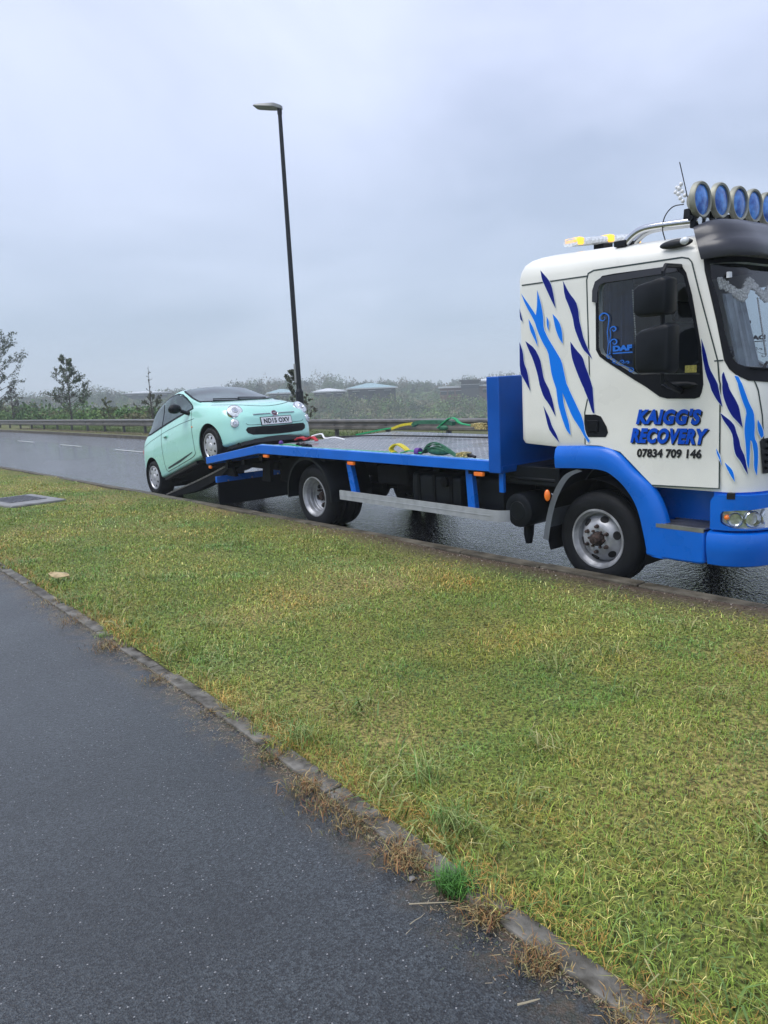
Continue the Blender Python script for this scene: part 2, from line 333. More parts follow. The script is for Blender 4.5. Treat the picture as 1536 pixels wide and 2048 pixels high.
def verge_z(x,y):
    b=-.0042*np.maximum(0,-np.asarray(x,float)-22)
    return b+.128+.012*np.sin(np.asarray(x)*1.3+np.asarray(y)*.8)+.008*np.sin(np.asarray(x)*3.1-np.asarray(y)*2.3)
sheet('road',XS,kerb_y,lambda x:farkerb_y(x)+.02,10,road_z,'road')
o=sheet('footpath',XS,lambda x:-2.0,lambda x:edge_y(x)+.01,60,lambda x,y:.125-.0042*max(0,-x-22),'path')
at=o.data.attributes.new('dirt','FLOAT','POINT')
for i,v in enumerate(o.data.vertices): at.data[i].value=max(0,min(1,1-(float(edge_y(v.co.x))-v.co.y)/.22))
o=sheet('verge_ground',XS,lambda x:edge_y(x)+.05,lambda x:kerb_y(x)-.11,16,verge_z,'soil')
at=o.data.attributes.new('soil','FLOAT','POINT')
for i,v in enumerate(o.data.vertices):
    d=float(kerb_y(v.co.x))-.11-v.co.y; at.data[i].value=max(0,min(1,1-d/.5))*(.35+.65*float(smoothstep(-9,-5,v.co.x)))
def strip(name,m,yf,w,z0,z1,xs,joint=.915,label=None,cat_=None,kind=None,bev=.012):
    mb=MB(); x=xs[0]
    while x<xs[1]:
        a,b=x+.004,x+joint-.004; ya,yb=float(yf(a)),float(yf(b)); dz=-.0042*max(0,-x-22); j=rnd.uniform(-.004,.004)
        v=[(a,ya-w,z0+dz),(b,yb-w,z0+dz),(b,yb,z0+dz),(a,ya,z0+dz),(a,ya-w,z1+dz+j),(b,yb-w,z1+dz+j),(b,yb,z1+dz+j),(a,ya,z1+dz+j)]
        mb.add(v,[(3,2,1,0),(4,5,6,7),(0,1,5,4),(1,2,6,5),(2,3,7,6),(3,0,4,7)]); x+=joint
    o=mb.build(name,m,bevel=bev,smooth=False); tag(o,label,cat_,kind=kind); return o
strip('near_kerb','kerbm',kerb_y,.125,-.1,.145,(-80,6),kind='structure')
strip('far_kerb','kerbm',lambda x:farkerb_y(x)+.13,.125,-.3,.16,(-88,6),kind='structure')
strip('path_edging','edgem',lambda x:edge_y(x)+.075,.085,0,.138,(-70,6),kind='structure',bev=.006)
mb=MB()
for a,b in ((-35.7,-33.2),(-29.8,-27.5),(-24.2,-22.0),(-18.4,-16.2),(-12.6,-10.4),(-6.8,-4.6),(-1,1.2),(-41.5,-39.3),(-47.3,-45.1),(-53,-51)):
    for i in range(4):
        x0=a+(b-a)*i/4;x1=a+(b-a)*(i+1)/4
        mb.add([(x,y,float(road_z(x,y))+.005) for x,y in ((x0,8.78),(x1,8.78),(x1,8.88),(x0,8.88))],[(0,1,2,3)])
tag(link('centre_line_markings',mb.mesh(),'paint',smooth=False),kind='structure')
# terrain sheet reaching the horizon
def terr(x,y):
    x=np.asarray(x,float);y=np.asarray(y,float); d=np.hypot(x,y)
    z=-.05-.0042*np.maximum(0,-x-22)*(1-smoothstep(16,40,y))
    near=.16*smoothstep(12.25,12.6,y)+.10*smoothstep(13,15,y)*smoothstep(-30,-15,x)
    z=z+near-9.0*smoothstep(16,75,y)-.0*d
    z=z+.0275*np.clip(d-95,0,330)*smoothstep(16,60,y)
    z=z+smoothstep(40,120,d)*smoothstep(18,40,y)*(1.3*np.sin(x*.021+1)+1.0*np.sin(y*.027+x*.011))
    z=z-.02*np.maximum(0,d-520)*smoothstep(16,60,y)*.5
    z=np.where(y<4,np.where(y<0,-.02+0*z,-.15),z)
    return z
th=np.linspace(0,2*PI,241)[:-1]; rr=np.concatenate([[.5],np.geomspace(3,60,34),np.geomspace(64,3000,60)])
vs=[];fs=[]
for r_ in rr:
    for a in th: vs.append((r_*math.cos(a),r_*math.sin(a)))
V=np.array(vs); Z=terr(V[:,0],V[:,1]); n=len(th)
near=(V[:,1]>4)&(V[:,1]<12.4); Z[near]=np.minimum(Z[near],-.25-.0042*np.maximum(0,-V[near,0]-22))
for i in range(len(rr)-1):
    for k in range(n): fs.append((i*n+k,(i+1)*n+k,(i+1)*n+(k+1)%n,i*n+(k+1)%n))
M['terr']=mat('hillside_grass',(.075,.10,.04),.9,var=.4,vscale=.05,col2=(.13,.13,.06),spec=.1,bump=.4,bscale=2)
mb=MB(); mb.v=[(a,b,c) for (a,b),c in zip(V,Z)]; mb.f=fs; mb.f.append(tuple(range(n)))
tag(link('terrain',mb.mesh('terrain',False),'terr'),kind='structure')
# far verge between kerb and barrier
M['fverge']=mat('far_verge_grass',(.12,.105,.06),.8,var=.3,vscale=1.5,col2=(.17,.19,.055),spec=.2,bump=.6,bscale=30)
sheet('far_verge',list(np.linspace(-90,6,60)),lambda x:farkerb_y(x)+.125,lambda x:19.5,12,lambda x,y:.13-.0042*max(0,-x-22)+.10*float(smoothstep(13,15,y)*smoothstep(-30,-15,x))-1.7*float(smoothstep(15.3,19.5,y)),'fverge')
# ------------------------------------------------------------------ cab skin (s along the perimeter, z up)
def Xf(z): return -2.37-max(z-1.6,0)*.29
CRx,CRy,LA=.25,.30,.433
SM=LA+(6.2-5.44)
def skin(s,z,off=0.):
    Xs=Xf(z)-CRx; mir=False
    if s>SM: s=2*SM-s; mir=True
    if s<=0: p=Vector((Xs+s,5.14,z)); nn=Vector((0,-1,0))
    elif s<LA:
        t=s/LA*PI/2; p=Vector((Xs+CRx*math.sin(t),5.14+CRy-CRy*math.cos(t),z)); nn=Vector((math.sin(t)/CRx,-math.cos(t)/CRy,0)).normalized()
    else:
        p=Vector((Xf(z),5.14+CRy+s-LA,z)); nn=Vector((1,0,0))
    p=p+nn*off
    if mir: p.y=12.4-p.y
    return p
TBASE=(-5.7,6.2,0.); PHI=.022
truck=empty('recovery_truck',label='white and blue flatbed recovery truck parked beside the kerb, beacons lit',cat='truck')
truck['base']=TBASE
cc=Vector((0,5.2,0)); truck.matrix_world=Matrix.Translation(cc)@Matrix.Rotation(PHI,4,'X')@Matrix.Translation(-cc)@Matrix.Translation(Vector(TBASE))
def tpart(mb,name,m,parent=None,**k):
    o=link(name,mb.mesh(name) if isinstance(mb,MB) else mb,m,truck if parent is None else parent,**k)
    if parent is not None: o.matrix_parent_inverse=Matrix.Identity(4); 
    return o
def decal(polys,off,name,m,parent=None,mirror=False,th=0.,ss=.045,link_=True):
    """flat film cut to the outlines (outer loop, then holes) and laid on the cab skin"""
    b=bmesh.new()
    def loop(p):
        vs=[b.verts.new((x,y,0)) for x,y in p]; return [b.edges.new((vs[i],vs[(i+1)%len(vs)])) for i in range(len(vs))]
    es=[]
    for p in polys: es+=loop(p)
    bmesh.ops.triangle_fill(b,use_beauty=True,use_dissolve=False,edges=es,normal=(0,0,1))
    smin=min(p[0] for q in polys for p in q); smax=max(p[0] for q in polys for p in q)
    k=0.
    cuts=[c for c in list(np.arange(0,LA+.001,ss))+[LA,SM]+list(2*SM-np.arange(0,LA+.001,ss))+[2*SM-LA] if smin<c<smax]
    for c in cuts: bmesh.ops.bisect_plane(b,geom=b.verts[:]+b.edges[:]+b.faces[:],plane_co=(c,0,0),plane_no=(1,0,0),dist=1e-6)
    for zc in (1.6,2.0): bmesh.ops.bisect_plane(b,geom=b.verts[:]+b.edges[:]+b.faces[:],plane_co=(0,zc,0),plane_no=(0,1,0),dist=1e-6)
    for v in b.verts: v.co=skin(v.co.x,v.co.y,off)
    if mirror:
        g=bmesh.ops.duplicate(b,geom=b.verts[:]+b.edges[:]+b.faces[:])
        for v in [x for x in g['geom'] if isinstance(x,bmesh.types.BMVert)]: v.co.y=12.4-v.co.y
    bmesh.ops.recalc_face_normals(b,faces=b.faces)
    if th: 
        fs=b.faces[:]
        r_=bmesh.ops.extrude_face_region(b,geom=fs)
        c=Vector((-3.4,6.2,0))
        for v in [x for x in r_['geom'] if isinstance(x,bmesh.types.BMVert)]:
            d=Vector((c.x-v.co.x,c.y-v.co.y,0)); 
            d=Vector((0,1 if v.co.y<6.2 else -1,0)) if (v.co.x<Xf(v.co.z)-CRx+.02) else Vector((-1,0,0)) if 5.44<v.co.y<6.96 else Vector((-.7,.7 if v.co.y<6.2 else -.7,0))
            v.co+=d*th
        bmesh.ops.recalc_face_normals(b,faces=b.faces)
    me=bpy.data.meshes.new(name); b.to_mesh(me); b.free()
    if not link_: return me
    return tpart(me,name,m,parent,smooth=True,ang=30)
def line_strip(pts,w):
    """constant width ribbon polygon along a polyline"""
    P=[Vector(p) for p in pts]; L=[];Rr=[]
    for i,p in enumerate(P):
        d=(P[min(i+1,len(P)-1)]-P[max(i-1,0)]).normalized(); n=Vector((-d.y,d.x)); L.append(p+n*w/2); Rr.append(p-n*w/2)
    return [tuple(q) for q in L+Rr[::-1]]
def perim(z,inset=0.,zb=None,n_arc=16):
    """near half of the cab plan from the rear centre to the front centre"""
    pts=[]; xr=-4.415+inset; ys=5.14+inset
    rc=.09
    pts.append((xr,6.2)); pts.append((xr,5.8)); pts.append((xr,ys+rc+.1))
    for k in range(7):
        t=PI/2*k/6; pts.append((xr+rc-rc*math.cos(t),ys+rc-rc*math.sin(t)))
    Xs=Xf(z)-CRx
    for x in (-4.1,-4.02,-3.8,-3.62,-3.5,-3.41,-3.35,-3.28,-3.21,-3.135,-3.06,-2.95): 
        if x<Xs-.02: pts.append((x,ys))
        else: pts.append((Xs-.02+.001*x,ys))
    pts.append((Xs,ys))
    for k in range(1,n_arc+1):
        t=PI/2*k/n_arc; pts.append((Xs+(CRx-inset)*math.sin(t) if inset<CRx else Xs,5.14+CRy-(CRy-inset)*math.cos(t)))
    xf=Xf(z)-inset
    for y in (5.6,5.8,6.0,6.2): pts.append((xf,y))
    return pts
def zbot(x,y):
    if y>5.3 and x<-4: return 1.15
    return float(np.interp(x,[-4.41,-4.02,-3.61,-3.41,-3.135,-2.3],[1.15,1.128,1.142,1.104,.858,.862]))
def cabloft(levels,insets,bottomf=None,top_crown=.03,sl=True):
    rings=[]
    for z,ins in zip(levels,insets):
        near=perim(z,ins); ring=[]
        for i,(x,y) in enumerate(near):
            zz=z
            if bottomf and z==levels[0]: zz=bottomf(x,y)
            if bottomf and z==levels[1]: zz=max(bottomf(x,y)+.03,z)
            if sl and z>2.45: zz=z-.042*(x+4.3)*min(1,(z-2.45)/.15)
            ring.append((x,y,zz))
        rings.append(ring+[(x,12.4-y,q) for x,y,q in ring[-2:0:-1]])
    n=len(rings[0]); mb=MB(); m=len(perim(2.,0.))
    for r_ in rings: mb.v+=r_
    for i in range(len(rings)-1):
        for k in range(n): mb.f.append((i*n+k,i*n+(k+1)%n,(i+1)*n+(k+1)%n,(i+1)*n+k))
    # caps: strips between near sample k and its mirror n-k
    for base,fl in ((0,True),((len(rings)-1)*n,False)):
        for k in range(m-1):
            a,b=base+k,base+k+1; c,d=base+(n-k-1)%n,base+(n-k)%n
            q=[]
            for t in ((a,b,c,d) if not fl else (d,c,b,a)):
                if t not in q: q.append(t)
            if len(q)>2: mb.f.append(tuple(q))
    if top_crown:
        base=(len(rings)-1)*n
        for k in range(n):
            x,y,z=mb.v[base+k]; mb.v[base+k]=(x,y,z)
    return mb
DOORLINE=[(-1.108,1.156),(-1.109,1.409),(-0.844,2.415),(-0.816,2.461),(-0.762,2.477),(-0.047,2.465),(-0.003,2.451),(0.013,2.425),(0.011,2.234),(0.015,1.754),(-0.010,1.627),(-0.002,0.886)]
WIN=[(-0.916,1.886),(-0.798,2.295),(-0.762,2.386),(-0.701,2.427),(-0.592,2.430),(-0.115,2.420),(-0.063,2.405),(-0.046,2.361),(-0.045,2.207),(-0.078,1.834),(-0.141,1.546),(-0.155,1.515),(-0.191,1.505),(-0.400,1.508),(-0.459,1.523),(-0.650,1.648),(-0.845,1.790),(-0.899,1.835)]
WGL=[(-0.888,1.903),(-0.766,2.329),(-0.729,2.378),(-0.106,2.384),(-0.070,2.341),(-0.091,1.903),(-0.136,1.672),(-0.645,1.692),(-0.835,1.824),(-0.879,1.857)]
WSF=[(.10,2.44),(0.087,2.355),(0.083,2.197),(0.078,2.012),(0.068,1.855),(0.062,1.755),(0.080,1.697),(0.115,1.656),(0.179,1.616),(0.313,1.598)]
WSG=[(0.13,2.40),(0.118,2.298),(0.125,2.184),(0.121,2.033),(0.114,1.926),(0.115,1.818),(0.121,1.761),(0.141,1.731),(0.181,1.711),(0.343,1.692)]
def sx(p): return (Xf(p[1])-CRx+p[0],p[1])
def mirs(p): return p+[(2*SM-a,b) for a,b in reversed(p)]
lv=[.86,1.17,1.3,1.6,1.8,2.0,2.2,2.4,2.50,2.56,2.61,2.645,2.668,2.685,2.70]; ins=[.012,0,0,0,0,0,0,0,0,.012,.035,.075,.13,.2,.32]
outer=cabloft(lv,ins,zbot)
cab=tpart(outer,'cab','white',smooth=False)
inner=cabloft([1.24,1.6,1.9,2.2,2.56],[.05,.05,.05,.05,.06],None,sl=False)
c1=link('cut',inner.mesh(),None,smooth=False)
mb=MB().prism([sx(p) for p in WGL],'Y',4.9,7.6); c2=link('cut',mb.mesh(),None,smooth=False)
wy=lambda p:(skin(p[0],p[1]).y,p[1])
wp=[wy(p) for p in mirs(WSG)]
mb=MB().prism(wp,'X',-2.86,-2.1); c3=link('cut',mb.mesh(),None,smooth=False)
for c in (c1,c2,c3): c.matrix_world=truck.matrix_world@Matrix.Translation(-Vector(TBASE))
boolean(cab,[c1,c2,c3])
cab.data.polygons.foreach_set('use_smooth',[True]*len(cab.data.polygons)); cab.data.set_sharp_from_angle(angle=R(28))
if not cab.data.materials: cab.data.materials.append(M['white'])
# doors (film-thin outer skins stand 2.5 mm proud) with handles, gaps
dl=DOORLINE+[(-.515,.872),(-.79,1.112),(-.97,1.152)]
for nm,mir in (('door',False),('door',True)):
    me=decal([dl,WIN],.003,'door','white',mirror=False,link_=False)
    if mir:
        for v in me.vertices: v.co.y=12.4-v.co.y
    d=tpart(me,'door','white',smooth=True,ang=30)
    if not mir: door=d; 
    me=decal([[(-1.110,1.393),(-1.007,1.393),(-0.957,1.378),(-0.907,1.301),(-0.894,1.255),(-0.917,1.220),(-1.112,1.215)]],.006,'door_handle_recess','blackpl',link_=False)
    if mir:
        for v in me.vertices: v.co.y=12.4-v.co.y
    tpart(me,'door_handle','blackpl',d)
    hb=MB().box(-3.70,-3.60,5.122 if not mir else 7.268,5.132 if not mir else 7.278,1.26,1.35)
    g=decal([line_strip(DOORLINE+[(-.515,.872)],.011)],.0045,'g','seam',link_=False)
    if mir:
        for v in g.vertices: v.co.y=12.4-v.co.y
    tpart(g,'door_gap','seam',d)
    if not mir: tpart(hb,'door_latch','rubber',d,bevel=.004)
decal([line_strip([(-1.475,2.454),(-0.826,2.444)],.010)],.003,'panel_gap','seam')
decal([line_strip([(-0.010,1.755),(0.055,1.757)],.009)],.005,'panel_gap','seam')
decal([line_strip([(0.217,1.610),(0.242,1.550),(0.276,1.382),(0.292,1.213)],.009)],.003,'panel_gap','seam')
# near side window: black surround, glass, vinyl swirls
for mir in (False,True):
    me=decal([WIN,WGL],.007,'w','rubber',link_=False,th=.012)
    if mir:
        for v in me.vertices: v.co.y=12.4-v.co.y
    f=tpart(me,'side_window','rubber')
    me=decal([[(a+ (.004 if a>-.5 else -.004),b) for a,b in WGL]],-.006,'w','cabglass',link_=False)
    if mir:
        for v in me.vertices: v.co.y=12.4-v.co.y
    tpart(me,'glass','cabglass',f)
    if not mir: nwin=f
    else: fwin=f
wd=decal([line_strip([(-.815,2.24),(-.79,2.32),(-.752,2.375),(-.70,2.395),(-.10,2.398)],.045)],.018,'rain_deflector','visor')
def spiral(c,r,a0,turns,dirn,n=26):
    return [(c[0]+r*(1-.78*t)*math.cos(a0+dirn*turns*2*PI*t),c[1]+r*(1-.78*t)*math.sin(a0+dirn*turns*2*PI*t)) for t in np.linspace(0,1,n)]
def swirl(mb,P,f,w):
    pts=[Vector(p) for p in P]
    V_=[]
    for i,p in enumerate(pts):
        d=(pts[min(i+1,len(pts)-1)]-pts[max(i-1,0)]).normalized(); n=Vector((-d.y,d.x)); t=i/(len(pts)-1); ww=w*(.35+.65*math.sin(PI*min(1,t*1.1+.05)))
        V_+=[f(*(p+n*ww/2)),f(*(p-n*ww/2))]
    mb.add(V_,[(2*i,2*i+1,2*i+3,2*i+2) for i in range(len(pts)-1)])
SW=[[(0,.0),(.01,.10),(.0,.2),(.015,.30)]+spiral((-.035,.33),.05,0,1.1,1),
    [(.02,.10),(.03,.17)]+spiral((.055,.22),.03,PI,1.1,-1),[(.02,.0),(.03,.06)]+spiral((.06,.105),.034,PI,1.1,-1),
    spiral((.03,-.035),.045,PI/2,1.2,1),[(.05,-.10),(.09,-.075)]+spiral((.10,-.11),.032,PI/2,1.2,1),
    [(.06,-.13),(.14,-.18),(.24,-.20),(.30,-.24)]+spiral((.31,-.275),.04,PI/3,1.1,-1),[(.14,-.17),(.17,-.12)]+spiral((.20,-.13),.03,PI,1.1,-1),[(.20,-.18),(.24,-.14)]+spiral((.27,-.15),.026,PI,1.1,-1)]
def swirls(y,X0,Z0,mirx,m,parent,nm):
    mb=MB()
    for q in SW: swirl(mb,q,lambda a,b:(X0+a*(1 if b>0 else .65+.35*max(0,1+b/.02) if b>-.02 else .65),y,Z0+b*(.83 if b>0 else .45)),.012)
    v,f=textmesh('DAF',bold=.07); w0=.165; e=.003 if mirx else -.003
    mb.add([(X0+.05+(1-a if mirx else a)*w0,y+e,Z0+.02+b*.042) for a,b in v],f); mb.add([(X0+.05,y+e,Z0+.002),(X0+.22,y+e,Z0+.002),(X0+.22,y+e,Z0+.010),(X0+.05,y+e,Z0+.010)],[(0,1,2,3)])
    return tpart(mb,nm,m,parent,smooth=False)
swirls(5.130,-3.515,1.845,False,'swirl',nwin,'window_vinyl')
swirls(7.268,-3.53,1.90,True,'black',fwin,'window_vinyl')
tpart(MB().box(-2.885,-2.80,5.133,5.135,1.685,1.735),'warning_label','sticker',nwin,smooth=False)
# windscreen
b_=[(a,b) for a,b in mirs(WSF)]; g_=[(a,b) for a,b in mirs(WSG)]
ws=decal([b_,g_],.006,'windscreen','rubber',th=.01)
decal([[(a-.004,b) if a<SM else (a+.004,b) for a,b in g_]],-.004,'glass','wsglass',ws)
# wipers + cowl
mb=MB()
for s0,s1,z0,z1 in ((.55,.20,1.64,1.70),(1.35,.85,1.64,1.72)):
    tpart(MB().tube([skin(s0,z0,.02),skin((s0+s1)/2,(z0+z1)/2+.01,.03),skin(s1,z1,.025)],.008,6),'wiper','blackpl')
# lace pelmet, side curtains, dash, seats, steering wheel, phone holder
def lace(mb,f,n,amp,h,per):
    for i in range(n):
        for j in range(6):
            t0=i/n; a=f(t0+.5/n, -h*(j+.5)/6 + amp*(.5+.5*math.cos(2*PI*t0*per)) ); r_=.011+.004*((i+j)%2)
            k=len(mb.v); mb.sphere(a,r_,6,4,(1,1,1))
mb=MB(); lace(mb,lambda t,h:skin(.17+t*(2*SM-.34),2.22+h,-.07),90,.09,.075,6.)
tpart(mb,'lace_pelmet','lace')
mb=MB()
for i in range(26): mb.sphere(skin(.62-.10*i/26,2.17-.40*i/26,-.09),.008,6,4)
tpart(mb,'curtain_fringe','lace')
mb=MB()
def drape(mb,x0,x1,y,z0,z1,n=14,amp=.018):
    v=[];
    for i in range(n*2+1):
        x=x0+(x1-x0)*i/(n*2); yy=y+amp*math.sin(i*1.7)
        v+=[(x,yy,z0),(x,yy+.0,z1)]
    mb.add(v,[(2*i,2*i+1,2*i+3,2*i+2) for i in range(n*2)])
drape(mb,-3.62,-3.36,5.24,1.62,2.45)
tpart(mb,'side_curtain','curtain')
mb=MB(); 
for i in range(30): mb.sphere((-3.36+.04*i/30,5.225,2.3-.5*i/30),.007,6,4)
tpart(mb,'curtain_beads','lace')
mb=MB(); v=[]
for i in range(13):
    s=.15+.24*i/12
    for z in (1.68,2.2): v.append(tuple(skin(s+(.03 if z>2 else -.01),z,-.075+.012*math.sin(i*2))))
mb.add(v,[(2*i,2*i+1,2*i+3,2*i+2) for i in range(12)]); tpart(mb,'windscreen_curtain','cabgrey')
mb=MB().prism([(-2.46,1.30),(-2.46,1.62),(-2.55,1.70),(-2.75,1.70),(-2.88,1.62),(-2.90,1.3)],'Y',5.22,7.18); tpart(mb,'dashboard','cabgrey',bevel=.03)
def seat(y):
    mb=MB().box(-3.75,-3.25,y-.24,y+.24,1.40,1.55); mb.box(-3.88,-3.74,y-.24,y+.24,1.50,2.1); mb.box(-3.88,-3.78,y-.13,y+.13,2.12,2.30)
    return tpart(mb,'seat','cabin',bevel=.04,seg=3)
seat(5.62); seat(6.75)
mb=MB(); C=Vector((-2.98,5.62,1.72)); ax=Vector((-.55,0,.83)); u_=Vector((0,1,0)); v_=ax.cross(u_)
mb.tube([C+u_*.21*math.cos(a)+v_*.21*math.sin(a) for a in np.linspace(0,2*PI,33)],.016,8,cap=False)
for a in (0.3,PI-.3,-PI/2): mb.tube([C,C+u_*.2*math.cos(a)+v_*.2*math.sin(a)],.014,6)
mb.tube([C,C-ax*.25],.03,8); tpart(mb,'steering_wheel','cabin')
mb=MB(); c=skin(.47,1.76,-.03); mb.sphere(c,.045,14,8,(.3,1,1)); mb.tube([c+Vector((-.03,0,-.03)),c+Vector((-.08,.02,-.10))],.01,6); tpart(mb,'phone_holder','blackpl')
mb=MB(); mb.prism([wy((a,b)) for a,b in ((.19,2.335),(.235,2.335),(.24,2.30),(.19,2.295))],'X',-2.64,-2.62); tpart(mb,'tax_label','platew')
mb=MB().box(-4.33,-4.30,5.22,7.18,1.3,2.5); tpart(mb,'rear_wall_trim','cabin')
mb=MB().box(-4.30,-2.75,5.22,7.18,1.26,1.30); tpart(mb,'cab_floor','cabin')
mb=MB().box(-4.28,-2.9,5.24,7.16,2.50,2.53); tpart(mb,'headlining','cabin')
# stripes
NAVY=[
  [(-1.247,2.546),(-1.187,2.458),(-1.176,2.406),(-1.180,2.334),(-1.191,2.234),(-1.211,2.294),(-1.235,2.392),(-1.255,2.474)],
  [(-1.058,2.437),(-1.029,2.338),(-0.986,2.266),(-0.983,2.199),(-0.998,2.130),(-0.999,2.045),(-1.001,1.982),(-0.969,1.819),(-0.997,1.856),(-1.031,1.900),(-1.050,1.986),(-1.061,2.065),(-1.052,2.149),(-1.061,2.235),(-1.078,2.322)],
  [(-1.554,2.272),(-1.553,2.159),(-1.577,2.183)],
  [(-1.642,1.999),(-1.631,1.915),(-1.650,1.825),(-1.635,1.749),(-1.656,1.586),(-1.688,1.675),(-1.720,1.744)],
  [(-1.578,2.002),(-1.499,1.937),(-1.470,1.846),(-1.475,1.772),(-1.484,1.683),(-1.454,1.593),(-1.419,1.505),(-1.392,1.375),(-1.457,1.476),(-1.511,1.535),(-1.544,1.610),(-1.535,1.730),(-1.545,1.850),(-1.567,1.934)],
  [(-1.517,1.464),(-1.459,1.372),(-1.432,1.298),(-1.387,1.232),(-1.359,1.166),(-1.425,1.223),(-1.470,1.282)],
  [(-1.131,1.966),(-1.095,1.897),(-1.051,1.838),(-1.049,1.767),(-1.036,1.696),(-1.031,1.598),(-1.016,1.402),(-1.036,1.409),(-1.074,1.515),(-1.116,1.600),(-1.137,1.700),(-1.154,1.815),(-1.150,1.886)],
  [(-0.058,1.913),(-0.051,1.820),(-0.055,1.709),(-0.032,1.629),(-0.014,1.549),(0.012,1.445),(-0.032,1.495),(-0.078,1.575),(-0.091,1.674),(-0.083,1.797)],
  [(0.019,1.660),(0.039,1.681),(0.041,1.632),(0.053,1.569),(0.098,1.494),(0.121,1.444),(0.131,1.394),(0.148,1.304),(0.114,1.345),(0.076,1.386),(0.043,1.446),(0.014,1.521),(0.004,1.589)],
  [(-0.004,1.406),(0.064,1.358),(0.096,1.321),(0.110,1.270),(0.129,1.220),(0.136,1.176),(0.168,1.106),(0.189,0.985),(0.170,1.017),(0.138,1.081),(0.107,1.120),(0.093,1.177),(0.086,1.252),(0.066,1.296),(0.018,1.359)],
]
AZUR=[
  [(-1.497,2.389),(-1.432,2.267),(-1.401,2.200),(-1.362,2.281),(-1.325,2.398),(-1.321,2.292),(-1.329,2.190),(-1.357,2.089),(-1.336,2.007),(-1.294,1.909),(-1.258,1.820),(-1.263,1.719),(-1.267,1.618),(-1.203,1.502),(-1.122,1.359),(-1.103,1.245),(-1.059,1.189),(-1.073,1.171),(-1.108,1.216),(-1.154,1.287),(-1.223,1.373),(-1.274,1.474),(-1.318,1.569),(-1.310,1.489),(-1.285,1.402),(-1.259,1.329),(-1.243,1.227),(-1.287,1.270),(-1.330,1.372),(-1.364,1.475),(-1.380,1.592),(-1.392,1.709),(-1.379,1.812),(-1.370,1.899),(-1.406,1.990),(-1.425,2.080),(-1.430,2.155),(-1.481,2.294)],
  [(-1.485,2.178),(-1.457,2.098),(-1.451,2.015),(-1.461,1.949),(-1.476,2.010),(-1.499,2.086)],
  [(-1.297,2.179),(-1.285,2.142),(-1.313,2.064),(-1.318,2.108)],
  [(-1.232,2.195),(-1.189,2.133),(-1.181,2.060),(-1.206,1.954),(-1.230,1.999),(-1.241,2.080)],
  [(0.101,1.651),(0.125,1.646),(0.131,1.609),(0.150,1.559),(0.183,1.466),(0.215,1.403),(0.223,1.322),(0.222,1.235),(0.246,1.184),(0.252,1.089),(0.246,0.976),(0.225,1.028),(0.223,1.122),(0.208,1.211),(0.197,1.218),(0.196,1.092),(0.193,1.023),(0.178,1.061),(0.169,1.187),(0.157,1.282),(0.162,1.356),(0.169,1.411),(0.140,1.486),(0.114,1.573)],
  [(0.241,1.355),(0.276,1.294),(0.287,1.243),(0.268,1.229),(0.247,1.271),(0.239,1.321)],
  [(-0.026,1.165),(0.003,1.112),(0.017,1.048),(-0.003,1.092),(-0.021,1.130)],
  [(0.036,1.071),(0.085,1.025),(0.098,0.993),(0.107,0.937),(0.079,0.980),(0.046,1.043)],
]
def grow(p,d):
    n=len(p); out=[]; A=sum(p[i][0]*p[(i+1)%n][1]-p[(i+1)%n][0]*p[i][1] for i in range(n)); sg=1 if A>0 else -1
    for i in range(n):
        a=Vector(p[i-1]);b=Vector(p[i]);c=Vector(p[(i+1)%n]); d1=(b-a).normalized();d2=(c-b).normalized()
        n1=Vector((d1.y,-d1.x))*sg; n2=Vector((d2.y,-d2.x))*sg; m_=(n1+n2); m_=m_.normalized() if m_.length>.3 else (d1-d2).normalized()
        out.append(tuple(b+m_*d))
    return out
def dense(p,k=3):
    """round the traced corners a little"""
    n=len(p); out=[]
    for i in range(n):
        a=Vector(p[i-1]);b=Vector(p[i]);c=Vector(p[(i+1)%n]); d1=(b-a).normalized();d2=(c-b).normalized()
        if d1.dot(d2)<.3: out.append(tuple(b)); continue
        for t in (-.25,0,.25):
            q=b+(b-a)*t*.9 if t<0 else b+(c-b)*t*.9
            if t==0: q=b*.8+(a+c)*.1
            out.append(tuple(q))
    return out
def bands(L,m,off):
    for p in L:
        q=dense(p)
        e=decal([grow(q,.0045)],off,'stripe','edge'); decal([q],off+.0012,'stripe_colour',m,e)
bands(NAVY,'navy',.0062); bands(AZUR,'azure',.0088)
def signtext(body,rect,m,bold,shear,off,name,spc=1.,parent=None):
    v,f=textmesh(body,bold,shear,spc); (x0,z0),(x1,z1),(x2,z2),(x3,z3)=rect
    pts=[]
    for a,b in v:
        xb=x0+(x1-x0)*a; zb_=z0+(z1-z0)*a; xt=x3+(x2-x3)*a; zt=z3+(z2-z3)*a
        pts.append((Xf(1.3)-CRx+xb+(xt-xb)*b,5.14-off,zb_+(zt-zb_)*b))
    mb=MB(); mb.add(pts,f); return tpart(mb,name,m,parent,smooth=False)
R1=[(-0.650,1.322),(-0.137,1.324),(-0.137,1.436),(-0.650,1.436)]; R2=[(-0.697,1.182),(-0.083,1.186),(-0.083,1.300),(-0.697,1.295)]; R3=[(-0.641,1.075),(-0.132,1.087),(-0.132,1.155),(-0.641,1.142)]
for body,r_ in (("KAIGG'S",R1),("RECOVERY",R2)):
    sh=[(x+.010,z-.008) for x,z in r_]
    a=signtext(body,sh,'black',.085,.28,.0075,'company_lettering',1.12); signtext(body,r_,'txt',.055,.28,.0095,'letter_faces',1.12,a)
signtext('07834 709 146',R3,'black',.045,.08,.0080,'phone_number',1.02)
